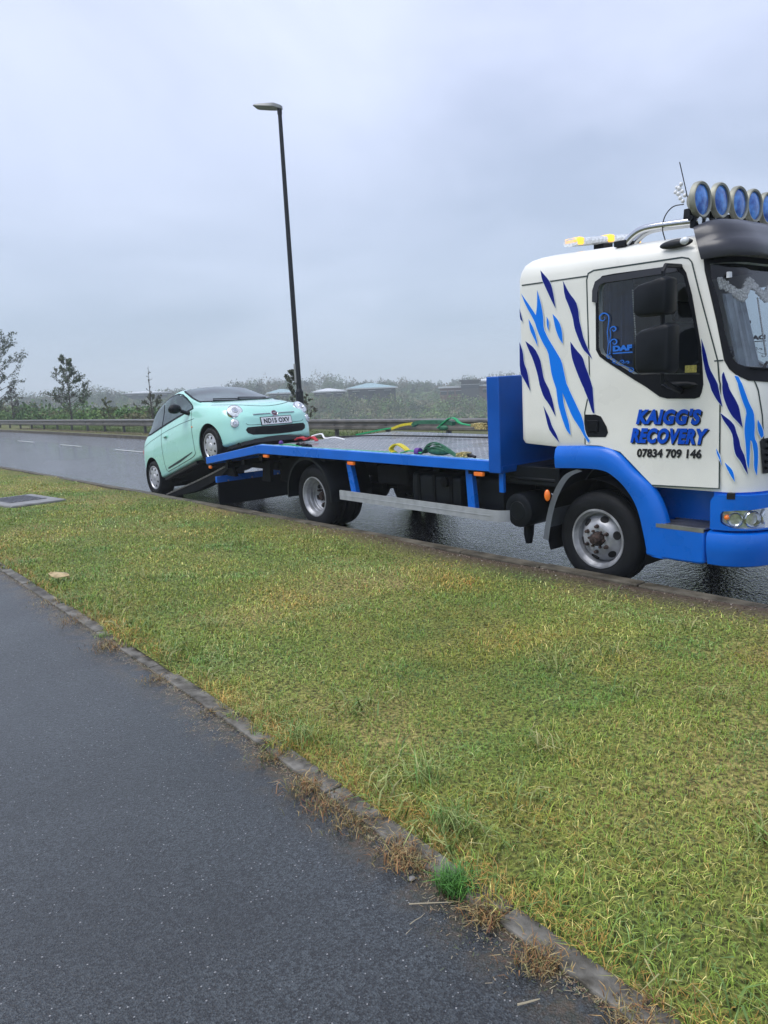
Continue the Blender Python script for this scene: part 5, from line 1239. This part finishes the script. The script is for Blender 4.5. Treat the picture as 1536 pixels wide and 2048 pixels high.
S('leaning_shrub',215,795,15.4,'yellow-green shrub leaning left behind the barrier','shrub',width=.40,nb=14,cols=((.17,.19,.07),(.12,.14,.06)),leafsz=.08,nleaf=24,lean=(-.25,0),tr=.04,seed=12)
S('bare_sapling',296,733,15.4,'thin bare stemmed sapling just left of the green car roof','tree',width=.12,nb=16,cols=((.06,.06,.04),),leafsz=.08,nleaf=2,tr=.05,seed=14,bare=.75,crown0=.3)
S('roadside_shrub',304,788,15.8,'olive bush around the bare sapling behind the car','shrub',width=.45,nb=16,cols=((.10,.11,.055),(.07,.085,.04)),leafsz=.08,nleaf=24,tr=.03,seed=15,shape=2,crown0=.05)
S('clipped_sapling',582,740,14.9,'thin sapling with a small tufted top beside the lamp post','tree',width=.16,nb=12,cols=((.045,.06,.03),(.08,.09,.045)),leafsz=.07,nleaf=26,tr=.028,seed=18,shape=2,crown0=.62)
S('roadside_shrub',613,788,14.9,'brownish twiggy shrub at the foot of the lamp post','shrub',width=.34,nb=14,cols=((.11,.10,.06),(.07,.075,.04)),leafsz=.07,nleaf=12,tr=.03,seed=19,crown0=.08,bare=.3)
S('roadside_shrub',585,792,14.7,'low bush between the car bonnet and the lamp post','shrub',width=.40,nb=12,cols=((.09,.10,.05),(.06,.075,.04)),leafsz=.07,nleaf=14,tr=.02,seed=21,crown0=.1)
# hedge mass behind the barrier and wooded slope beyond: nobody could count these
def bushes(name,spec,label,cardk,mname='wood'):
    Vs=[];Cs=[]
    for (x,y,z,rx,rz,col,nc,cs) in spec:
        u=rs.randn(nc,3); u/=np.linalg.norm(u,axis=1)[:,None]; u[:,2]=np.abs(u[:,2])*1.0-.25; rad=(.70+.36*rs.rand(nc))[:,None]
        lump=1+.22*np.sin(u[:,0:1]*5+x)+.18*np.sin(u[:,1:2]*6+y*1.7)
        P=np.array((x,y,z))+u*rad*lump*np.array((rx,rx,rz)); V,C=leafcloud(P,cs,[col],flat=.8); Vs.append(V);Cs.append(C)
    me=npmesh(name,np.concatenate(Vs),np.concatenate(Cs)); o=link(name,me,mname,smooth=False); tag(o,label,'vegetation',kind='stuff'); return o
def bear(px,d): # bearing through pixel column px at the horizon, range d
    r_=fw+RR*((px-768)/1539)-UU*((785-1024)/1539); h=math.hypot(r_.x,r_.y); return r_.x/h*d,r_.y/h*d
G=[(.08,.16,.05),(.12,.21,.065),(.16,.24,.08),(.16,.16,.08),(.06,.10,.045),(.24,.24,.14)]
sp=[]
for i in range(330):      # near hedge row under the left trees
    px=rnd.uniform(-160,420); d=rnd.uniform(48,100); x,y=bear(px,d)
    if y<16.5: continue
    z=float(terr(x,y)); h=rnd.uniform(1.2,2.8)
    top=1.65-d*(.0085+.004*rnd.random()) if px>60 else 1.65-d*(.006*rnd.random())
    h=max(1.0,min(6,top-z)); sp.append((x,y,z,h*.55+.5,h,rnd.choice(G[:4]),int(560),.17))
bushes('hedgerow',sp,'dense green scrub just beyond the barrier on the left',1)
sp=[]
for i in range(1500):
    px=rnd.uniform(-150,1330); d=rnd.uniform(75,330)**1.0; x,y=bear(px,d)
    if y<22: continue
    z=float(terr(x,y)); h=rnd.uniform(1.3,3.2)*(1+.2*(d>200)); 
    sp.append((x,y,z,h*rnd.uniform(.7,1.2),h,rnd.choice(G+[(.24,.24,.20)] if rnd.random()<.25 else G),300,.26+.0009*d))
for px0,px1,d0 in ((690,800,212),(622,692,236),(530,600,231),(240,345,295),(876,1045,222)):
    for i in range(34):
        px=px0+(px1-px0)*i/33; d=d0-rnd.uniform(2,12); x,y=bear(px,d); z=float(terr(x,y)); py=rnd.uniform(785,791)+(8 if d0>290 else 0)
        top=1.6534+d/math.cos(0)*((fw-UU*((py-1024)/1539)+RR*((px-768)/1539)).z)/math.hypot((fw-UU*((py-1024)/1539)+RR*((px-768)/1539)).x,(fw-UU*((py-1024)/1539)+RR*((px-768)/1539)).y)
        h=max(1.5,top-z); sp.append((x,y,z,min(2.6,h*.6),h,rnd.choice(G),320,.42))
bushes('hillside_scrub',sp,'bushes covering the valley slope beyond the road',1)
sp=[]
for i in range(620):
    px=rnd.uniform(-150,1360); d=rnd.uniform(290,440); x,y=bear(px,d)
    if y<30: continue
    z=float(terr(x,y)); h=rnd.uniform(2.6,5.2)*(1.0+.25*math.sin(px*.013)+.15*math.sin(px*.041)); con=rnd.random()<.15
    sp.append((x,y,z+h*.55,h*(.35 if con else rnd.uniform(.55,.8)),h*rnd.uniform(.8,1.25),rnd.choice([(.03,.05,.03)] if con else [(.06,.11,.045),(.09,.14,.055),(.15,.13,.08),(.07,.09,.05)]),300,.5))
bushes('far_woodland',sp,'hazy tree line along the top of the far hill',1)
# ------------------------------------------------------------------ far buildings
M['brick']=mat('dark_cladding',(.05,.055,.06),.7,var=.15); M['brickr']=mat('red_brown_brick',(.16,.09,.07),.8,var=.2); M['roofp']=mat('pale_metal_roof',(.24,.38,.40),.4); M['roofw']=mat('white_fascia',(.62,.64,.65),.5); M['wing']=mat('dark_window_glass',(.03,.04,.05),.2)
def bld(px0,px1,ytop,ybot,d,label,roof='hip',wall='brick',roofm='roofp',depth=24,rise=1.5):
    def pt(px,py,d):
        r_=fw+RR*((px-768)/1539)-UU*((py-1024)/1539); h=math.hypot(r_.x,r_.y); return Vector((r_.x/h*d,r_.y/h*d,1.6534+r_.z/h*d))
    a=pt(px0,ytop,d); b=pt(px1,ytop,d); lowz=pt((px0+px1)/2,ybot,d).z-9; topz=(a.z+b.z)/2
    base=Vector(((a.x+b.x)/2,(a.y+b.y)/2,lowz)); o=empty('warehouse' if roof=='hip' else 'office_block',base,label,'building')
    ux=Vector((b.x-a.x,b.y-a.y,0)); W_=ux.length; ux.normalize(); o.rotation_euler=(0,0,math.atan2(ux.y,ux.x)); H_=topz-lowz
    link('wall',MB().box(-W_/2,W_/2,0,depth,0,H_).mesh(),wall,o,smooth=False)
    if roof=='hip':
        mb=MB(); e_=.6; mb.v=[(-W_/2-e_,-e_,H_),(W_/2+e_,-e_,H_),(W_/2+e_,depth+e_,H_),(-W_/2-e_,depth+e_,H_),(-W_*.12,depth*.5,H_+rise*.8),(W_*.02,depth*.5,H_+rise*.8)]; mb.f=[(0,1,5,4),(1,2,5),(2,3,4,5),(3,0,4),(3,2,1,0)]; rf=link('roof',mb.mesh(),roofm,o,smooth=False)
        link('fascia',MB().box(-W_/2-e_,W_/2+e_,-e_-.1,-e_+.1,H_-.35,H_-.02).mesh(),'roofw',rf,smooth=False)
    else:
        link('roof',MB().box(-W_/2-.5,W_/2+.5,-.5,depth,H_,H_+.5).mesh(),roofm,o,smooth=False)
    n=max(3,int(W_/4))
    for i in range(n):
        x=-W_/2+W_*(i+.5)/n
        w_=link('window',MB().box(x-.9,x+.9,-.06,.02,H_-1.9,H_-.9).mesh(),'wing',o,smooth=False); link('frame',MB().box(x-1.0,x+1.0,-.09,-.05,H_-.9,H_-.78).mesh(),'roofw',w_,smooth=False)
    return o
bld(696,791,775,788,215,'long dark warehouse with pale teal hipped roof on the hillside',rise=1.6)
bld(628,690,782,790,240,'small pale roofed shed to the left of the teal roofed warehouse',rise=1.1,roofm='roofw')
bld(536,596,785,795,235,'pale roofed hall directly above the car bonnet on the hillside',rise=1.4)
bld(246,340,785,794,300,'low building with white roof in haze above the barrier, left of the car',rise=.6,roofm='roofw')
bld(880,925,776,783,230,'low shed with thin white flat roof left of the dark block','flat',roofm='roofw',wall='brickr')
bld(922,958,763,783,226,'dark square office block on the hillside near the headboard','flat',roofm='brick')
bld(958,1040,771,784,232,'brown brick building with white band beside the blue headboard','flat',wall='brickr',roofm='roofw')
bld(952,1010,760,772,246,'pale curved roofed hall behind the dark office block',rise=.9,roofm='roofw')
# ------------------------------------------------------------------ haze
hm=bpy.data.materials.new('haze_air'); hm.use_nodes=True; hn=hm.node_tree.nodes
for x in list(hn): hn.remove(x)
ho=hn.new('ShaderNodeOutputMaterial'); hv=hn.new('ShaderNodeVolumePrincipled'); hv.inputs['Density'].default_value=HAZE=.0013; hv.inputs['Color'].default_value=(.90,.96,1.0,1); hm.node_tree.links.new(hv.outputs[0],ho.inputs['Volume'])
hb=MB().box(-1500,1500,-1500,1500,-45,32).mesh(); hb=link('haze',hb,hm,smooth=False); tag(hb,kind='stuff')
# ------------------------------------------------------------------ verge details
def inst_manhole():
    o=empty('manhole_cover',(-12.85,3.15,.14),'grey concrete framed access cover sunk in the grass at the left','manhole cover'); o.rotation_euler=(0,0,R(8))
    link('concrete_frame',MB().box(-.62,.62,-.42,.42,-.05,.008).mesh(),'slab',o,bevel=.02)
    link('cover_plate',MB().box(-.5,.25,-.28,.28,.008,.016).mesh(),'iron',o,bevel=.004)
    mb=MB()
    for i in range(12):
        for j in range(8): mb.box(-.47+.058*i,-.47+.058*i+.03,-.25+.062*j,-.25+.062*j+.03,.016,.021)
    link('grip_studs',mb.mesh(),'iron',o,smooth=False)
inst_manhole()
mb=MB(); P=[]
for i in range(9):
    t=i/8; w_=.052*math.sin(PI*min(1,t*.93+.05))**.8; P+=[(-.10+.2*t,-w_,.02+.03*abs(t-.5)),(-.10+.2*t,0,.045*math.sin(PI*t)),(-.10+.2*t,w_,.02+.03*abs(t-.4))]
mb.add(P,[(3*i+k,3*i+k+1,3*i+k+4,3*i+k+3) for i in range(8) for k in range(2)])
M['tanleaf']=mat('dry_leaf',(.50,.38,.20),.6,var=.2,vscale=20)
o=link('fallen_leaf',mb.mesh(),'tanleaf'); o.location=(-6.71,1.87,.17); o.rotation_euler=(.2,.1,R(35)); s=o.modifiers.new('th','SOLIDIFY'); s.thickness=.002; tag(o,'pale tan dead leaf lying on the grass near the path edging','leaf')
# grass blades -------------------------------------------------
def blades(P,base,h,wd,lean,cols,curl=.5):
    n=len(P); a=rs.rand(n)*2*PI; d=np.stack([np.cos(a),np.sin(a),np.zeros(n)],1); s=np.stack([-np.sin(a+rs.randn(n)*.6),np.cos(a+rs.randn(n)*.6),np.zeros(n)],1)
    h=h[:,None]; lean=lean[:,None]; wd=wd[:,None]; up_=np.array([[0,0,1.]])
    b0=P-s*wd/2; b1=P+s*wd/2; mid=P+up_*h*.55+d*h*lean*.35; m0=mid-s*wd*.42; m1=mid+s*wd*.42; tip=P+up_*h*(1-.35*lean)+d*h*lean
    V=np.stack([b0,b1,m1,m0, m0,m1,tip,tip],1)
    # two faces: quad + triangle -> use 4-loop quads with tip doubled slightly
    V[:,7]=tip-s*wd*.08; V[:,6]=tip+s*wd*.08
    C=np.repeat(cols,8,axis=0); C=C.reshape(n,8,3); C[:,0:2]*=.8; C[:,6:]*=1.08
    return V.reshape(-1,3),C.reshape(-1,3)
def vnoise(x,y,sc,seed):
    r_=np.random.RandomState(seed); g=r_.rand(64,64); u=x*sc+500;v=y*sc+500; i=np.floor(u).astype(int);j=np.floor(v).astype(int); fu=u-i;fv=v-j; fu=fu*fu*(3-2*fu);fv=fv*fv*(3-2*fv)
    return (g[i%64,j%64]*(1-fu)*(1-fv)+g[(i+1)%64,j%64]*fu*(1-fv)+g[i%64,(j+1)%64]*(1-fu)*fv+g[(i+1)%64,(j+1)%64]*fu*fv)
PX=[];PY=[]
for (xa,xb) in ((-1.2,2.2),(-2.2,-1.2),(-3.2,-2.2),(-4.4,-3.2),(-6,-4.4),(-8,-6),(-11,-8),(-15,-11),(-24,-15),(-50,-24)):
    for (ya,yb) in ((1.4,1.9),(1.9,2.5),(2.5,3.2),(3.2,4.1),(4.1,5.1)):
        cx_,cy_=(xa+xb)/2,(ya+yb)/2; d=math.hypot(min(abs(xa),abs(xb)) if xa*xb>0 else 0,ya); d=math.hypot(cx_,cy_)
        rho=13500*min(1,(3.0/d)**1.55); n=int(rho*(xb-xa)*(yb-ya)); PX.append(rs.uniform(xa,xb,n));PY.append(rs.uniform(ya,yb,n))
x=np.concatenate(PX);y=np.concatenate(PY)
n1=vnoise(x,y,1.1,1); n2=vnoise(x,y,4,2); n3=vnoise(x,y,14,3)
dk=kerb_y(x)-.11-y; de=y-edge_y(x)-.075
soilk=np.clip(1.5-dk/.38,0,1)*(.45+.55*smoothstep(-10,-5,x))
keep=(dk>.0)&(de>-.015-.055*(n2>.60)*(n3>.4))&(rs.rand(len(x))>soilk*1.0+.0)&(rs.rand(len(x))<.55+.6*n2)
keep&=~((np.abs(x+12.85)<.62)&(np.abs(y-3.15)<.42))
x=x[keep];y=y[keep];n1=n1[keep];n2=n2[keep];n3=n3[keep]; de=de[keep]; dk=dk[keep]
n=len(x); d=np.hypot(x,y); P=np.stack([x,y,np.where(de<.0,.134,verge_z(x,y)-.004)],1)
tall=.6*n3+.7*n2; h=(.013+.031*tall*rs.rand(n)+.010*rs.rand(n))*(1+.5*(de<.25))*(1-.3*np.clip(1-dk/.7,0,1)); lean=.25+1.25*rs.rand(n)
wd=(.0018+.0013*rs.rand(n))*np.clip(d/3.2,1,3.4)
g1=np.array((.17,.27,.055));g2=np.array((.26,.34,.08));ol=np.array((.34,.34,.11));stw=np.array((.62,.55,.29));br=np.array((.36,.22,.085));bg_=np.array((.15,.24,.11))
u=rs.rand(n); dry=np.clip((n1-.42)*2.2+(n2-.5)*1.1+.24*(np.exp(-((y-4.7)/.6)**2))+.18*(x<-9),0,1)
C=np.where((u<.34)[:,None],g1,g2); C=np.where(((u>.62)&(u<.78))[:,None],bg_*1.15,C)
v_=rs.rand(n); C=np.where((v_<.12+.50*dry)[:,None],ol,C); C=np.where((v_<.05+.20*dry)[:,None],stw,C); C=np.where((v_<.02+.09*dry)[:,None],br,C); C=np.where(((de<.12)&(rs.rand(n)<.4))[:,None],br*1.25,C)
C=C*np.array((1.2,1.22,.80))*(.55+.75*rs.rand(n))[:,None]*(.80+.34*n3)[:,None]*(.86+.25*n1)[:,None]
blu=np.clip((vnoise(x,y,2.3,21)-.5)*3,0,1)[:,None]; C=C*(1-blu)+C*np.array((.74,.95,1.15))*blu; brn=np.clip((vnoise(x,y,1.7,33)-.60)*3.2,0,1)[:,None]*(rs.rand(n)<.75)[:,None]; C=C*(1-brn)+C*np.array((1.25,.86,.8))*brn
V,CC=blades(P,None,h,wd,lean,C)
# long tussocks
tx=[];ty=[];th_=[]
for i in range(60):
    a=rnd.uniform(-7,.9); b=rnd.uniform(1.55,4.6) if rnd.random()<.6 else edge_y(a)+rnd.uniform(.08,.5)
    if rnd.random()<.25: a=rnd.uniform(-2.6,-.6)
    k=rnd.randint(10,34); r_=rnd.uniform(.03,.09)
    for _ in range(k): tx.append(a+rnd.gauss(0,r_));ty.append(b+rnd.gauss(0,r_));th_.append(rnd.uniform(.05,.12))
tx=np.array(tx);ty=np.array(ty);th_=np.array(th_); kk=(ty>edge_y(tx)+.08)&(ty<4.8); tx=tx[kk];ty=ty[kk];th_=th_[kk]; m=len(tx)
cols=np.array([(.20,.30,.06),(.13,.22,.05),(.28,.33,.10),(.40,.38,.16)])[rs.randint(0,4,m)]*(.7+.5*rs.rand(m))[:,None]
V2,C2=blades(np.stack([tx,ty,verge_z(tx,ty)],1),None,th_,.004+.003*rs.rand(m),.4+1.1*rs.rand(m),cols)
me=npmesh('grass',np.concatenate([V,V2]),np.concatenate([CC,C2])); o=link('grass',me,'blades',smooth=False); tag(o,'mown verge grass, green with straw and brown patches','grass',kind='stuff')
# dry tufts rooted along the edging
def tuft(px_,py_,r_,hh,n,cols,name,label,cat_,group=None,zb=.13,spread=1.2):
    P=np.stack([rs.randn(n)*r_,rs.randn(n)*r_,np.zeros(n)],1); C=np.array(cols)[rs.randint(0,len(cols),n)]*(.6+.8*rs.rand(n))[:,None]
    V,CC=blades(P,None,hh*(.4+.8*rs.rand(n)),.002+.0015*rs.rand(n),.3+spread*rs.rand(n),C); o=link(name,npmesh(name,V,CC),'blades',smooth=False); o.location=(px_,py_,zb); tag(o,label,cat_,group); return o
RD=[(.30,.15,.06),(.36,.23,.09),(.20,.10,.04),(.40,.31,.14),(.17,.17,.06),(.24,.19,.08)]; 
def gp(px,py,z=.13):
    d_=fw+RR*((px-768)/1539)-UU*((py-1024)/1539); t=(z-1.6534)/d_.z; return d_.x*t,d_.y*t
TU=[(615,1575,.030,.05,150,RD,'russet dry grass tuft on the edging, nearest the path centre'),(660,1610,.035,.035,150,RD+[(.12,.12,.05)],'mossy dry tuft spilling onto the path below the russet one'),(710,1645,.035,.04,160,RD+[(.12,.12,.05)],'straw and moss clump over a gap in the edging'),(805,1705,.035,.05,170,RD,'wide brown tuft covering the edging above the green weed'),(835,1735,.025,.04,110,RD,'ragged brown tuft touching the loose stone'),
(975,1835,.022,.055,110,RD,'spiky reddish tuft right of the green weed'),(1078,1925,.025,.05,130,RD,'orange-brown tuft near the bottom of the edging'),(1275,2030,.03,.05,120,RD,'dry tuft at the bottom edge of the photo'),(155,1240,.05,.04,110,RD,'faded orange grass clump by the far edging'),(225,1292,.045,.05,150,RD,'bushy orange grass clump halfway along the edging'),
(310,1360,.03,.03,70,RD,'small reddish seedling mat on the path edge'),(110,1205,.05,.03,80,RD,'low dry clump at the far end of the edging'),(545,1515,.03,.035,110,RD+[(.10,.15,.05)],'brown and green tuft in the edging joint'),(420,1425,.02,.02,50,RD,'tiny reddish tuft beside the clean edging')]
for q in TU:
    a,b=gp(q[0],q[1]); tuft(a,b,q[2]*1.45,q[3]*.8,int(q[4]*2.2),q[5],'dry_tuft',q[6],'grass tuft','dry tufts along the edging')
a,b=gp(910,1780); GW=[(.07,.20,.03),(.10,.26,.04),(.05,.14,.03)]
o=tuft(a,b,.028,.075,420,GW,'green_weed','bright green feathery weed growing from the path edging','weed',spread=.9)
for px_,py_,lab in ((600,1480,'broad bright green tussock hanging over the edging end'),(855,1560,'pale long-bladed grass tussock in the verge'),(900,1650,'yellow-green tussock of long blades beside the edging'),(205,1273,'small grey-green rosette on the edging'),):
    a,b=gp(px_,py_,.14); tuft(a,b,.04 if px_!=205 else .025,.11 if px_!=205 else .03,120,[(.12,.26,.05),(.26,.34,.10),(.33,.38,.14)],'grass_tussock',lab,'grass tussock','green tussocks near the edging',zb=.14)
# moss line, straws, stones
M['straw']=mat('dry_straw',(.42,.36,.24),.6,var=.2); M['twig']=mat('red_brown_twig',(.16,.07,.05),.7,var=.3); M['stone']=mat('pebble',(.22,.21,.20),.5,var=.3)
def stick(p0,p1,r_,m,name,label):
    cat_='twig' if m=='twig' else 'stalk'
    a,b=gp(*p0,z=.13);c,d_=gp(*p1,z=.13); L=math.hypot(c-a,d_-b); k=4; P=[((a+(c-a)*t)-a+rnd.gauss(0,.02)*L*(0<t<1),(b+(d_-b)*t)-b+rnd.gauss(0,.02)*L*(0<t<1),.004+r_*.5) for t in np.linspace(0,1,k)]
    o=MB().tube(P,[r_*1.0,r_*.9,r_*.8,r_*.4],5).build(name,m); o.location=(a,b,.128); tag(o,label,cat_)
ST=[((818,1810),(908,1806),.0022,'straw','dry_stalk','long white stalk pointing left from the green weed'),((1035,2012),(1080,2000),.003,'straw','dry_stalk','short thick stalk near the bottom right of the path'),((820,1850),(850,1828),.0014,'straw','dry_stalk','thin pale stalk below the long white one'),((1070,1890),(1045,1870),.001,'straw','dry_stalk','fine straw beside the orange-brown tuft'),((812,1870),(824,1858),.001,'straw','dry_stalk','tiny straw nearest the left of the stalk group'),
((600,1610),(628,1628),.0016,'twig','twig','short reddish root trailing from the mossy tuft'),((604,1600),(655,1625),.0018,'twig','twig','curved reddish root below the russet tuft'),((728,1608),(780,1665),.0035,'twig','twig','dark red-brown twig lying across the edging'),((985,1818),(978,1868),.003,'twig','twig','red root bent down through the spiky tuft'),((1110,1893),(1145,1912),.005,'twig','twig','dark broken twig cluster on the edging'),((935,1790),(975,1815),.0022,'twig','twig','thin twig leading right from the green weed'),((1150,1880),(1180,1905),.002,'twig','twig','slender twig crossing the edging into the grass')]
for s_ in ST: stick(*s_)
a,b=gp(823,1757); o=MB().sphere((0,0,0),1,12,8,(.011,.014,.006)).build('pebble','stone'); o.location=(a,b,.13); tag(o,'flat grey stone on the path below the brown tuft','stone')
# litter of short straws and grit along the path edge: uncountable
N_=9000; xx=rs.uniform(-9,-.4,N_); off=np.abs(rs.randn(N_))*.10*vnoise(xx,xx*0,2.2,5); yy=edge_y(xx)-.01-off+.05*(rs.rand(N_)<.25); Pp=np.stack([xx,yy,np.full(N_,.129)],1)
ang_=rs.rand(N_)*PI; L_=(.004+.018*rs.rand(N_)**2)[:,None]; dv=np.stack([np.cos(ang_),np.sin(ang_),rs.rand(N_)*.15],1); sv=np.stack([-np.sin(ang_),np.cos(ang_),np.zeros(N_)],1)*.0009
V=np.stack([Pp-sv,Pp+sv,Pp+dv*L_+sv,Pp+dv*L_-sv],1).reshape(-1,3); V[:,2]+=.002
C=np.repeat(np.array([(.30,.22,.12),(.14,.08,.05),(.10,.12,.05),(.35,.30,.2)])[rs.randint(0,4,N_)],4,axis=0)
o=link('plant_litter',npmesh('plant_litter',V,C),'blades',smooth=False); tag(o,'fine straw and root litter scattered beside the edging','litter',kind='stuff')
# grit and dead stems in the bare strip by the kerb
N_=2400; xx=rs.uniform(-9,0,N_); yy=kerb_y(xx)-.12-np.abs(rs.randn(N_))*.16; s_=(.003+.006*rs.rand(N_))[:,None]; Pp=np.stack([xx,yy,verge_z(xx,yy)+.004],1); a1=rs.randn(N_,3); a1/=np.linalg.norm(a1,axis=1)[:,None]; a2=np.cross(a1,rs.randn(N_,3)); a2/=np.linalg.norm(a2,axis=1)[:,None]
V=np.stack([Pp-a1*s_,Pp-a2*s_*.6,Pp+a1*s_,Pp+a2*s_*.6],1).reshape(-1,3); C=np.repeat(np.array([(.30,.24,.18),(.12,.08,.06),(.20,.16,.12),(.45,.42,.36)])[rs.choice(4,N_,p=[.3,.4,.25,.05])],4,axis=0)
o=link('kerbside_grit',npmesh('kerbside_grit',V,C),'blades',smooth=False); tag(o,'stones and dead stems in the bare soil behind the kerb','grit',kind='stuff')
# rough grass at the far verge
N_=26000; xx=-rs.uniform(3,52,N_); yy=rs.uniform(12.7,15.2,N_); k=vnoise(xx,yy,.7,9); P=np.stack([xx,yy,.12-.0042*np.maximum(0,-xx-22)+.10*smoothstep(13,15,yy)*smoothstep(-30,-15,xx)],1)
yy2=yy>13.6; C=np.where(yy2[:,None],np.array((.13,.19,.045)),np.array((.20,.16,.09)))*(.6+.7*rs.rand(N_))[:,None]
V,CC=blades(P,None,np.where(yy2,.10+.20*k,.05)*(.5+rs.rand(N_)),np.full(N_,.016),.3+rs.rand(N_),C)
o=link('far_verge_grass',npmesh('far_verge_grass',V,CC),'blades',smooth=False); tag(o,'rough grass around the barrier posts','grass',kind='stuff')
for o in list(bpy.data.objects):
    if 'base' in o.keys(): del o['base']
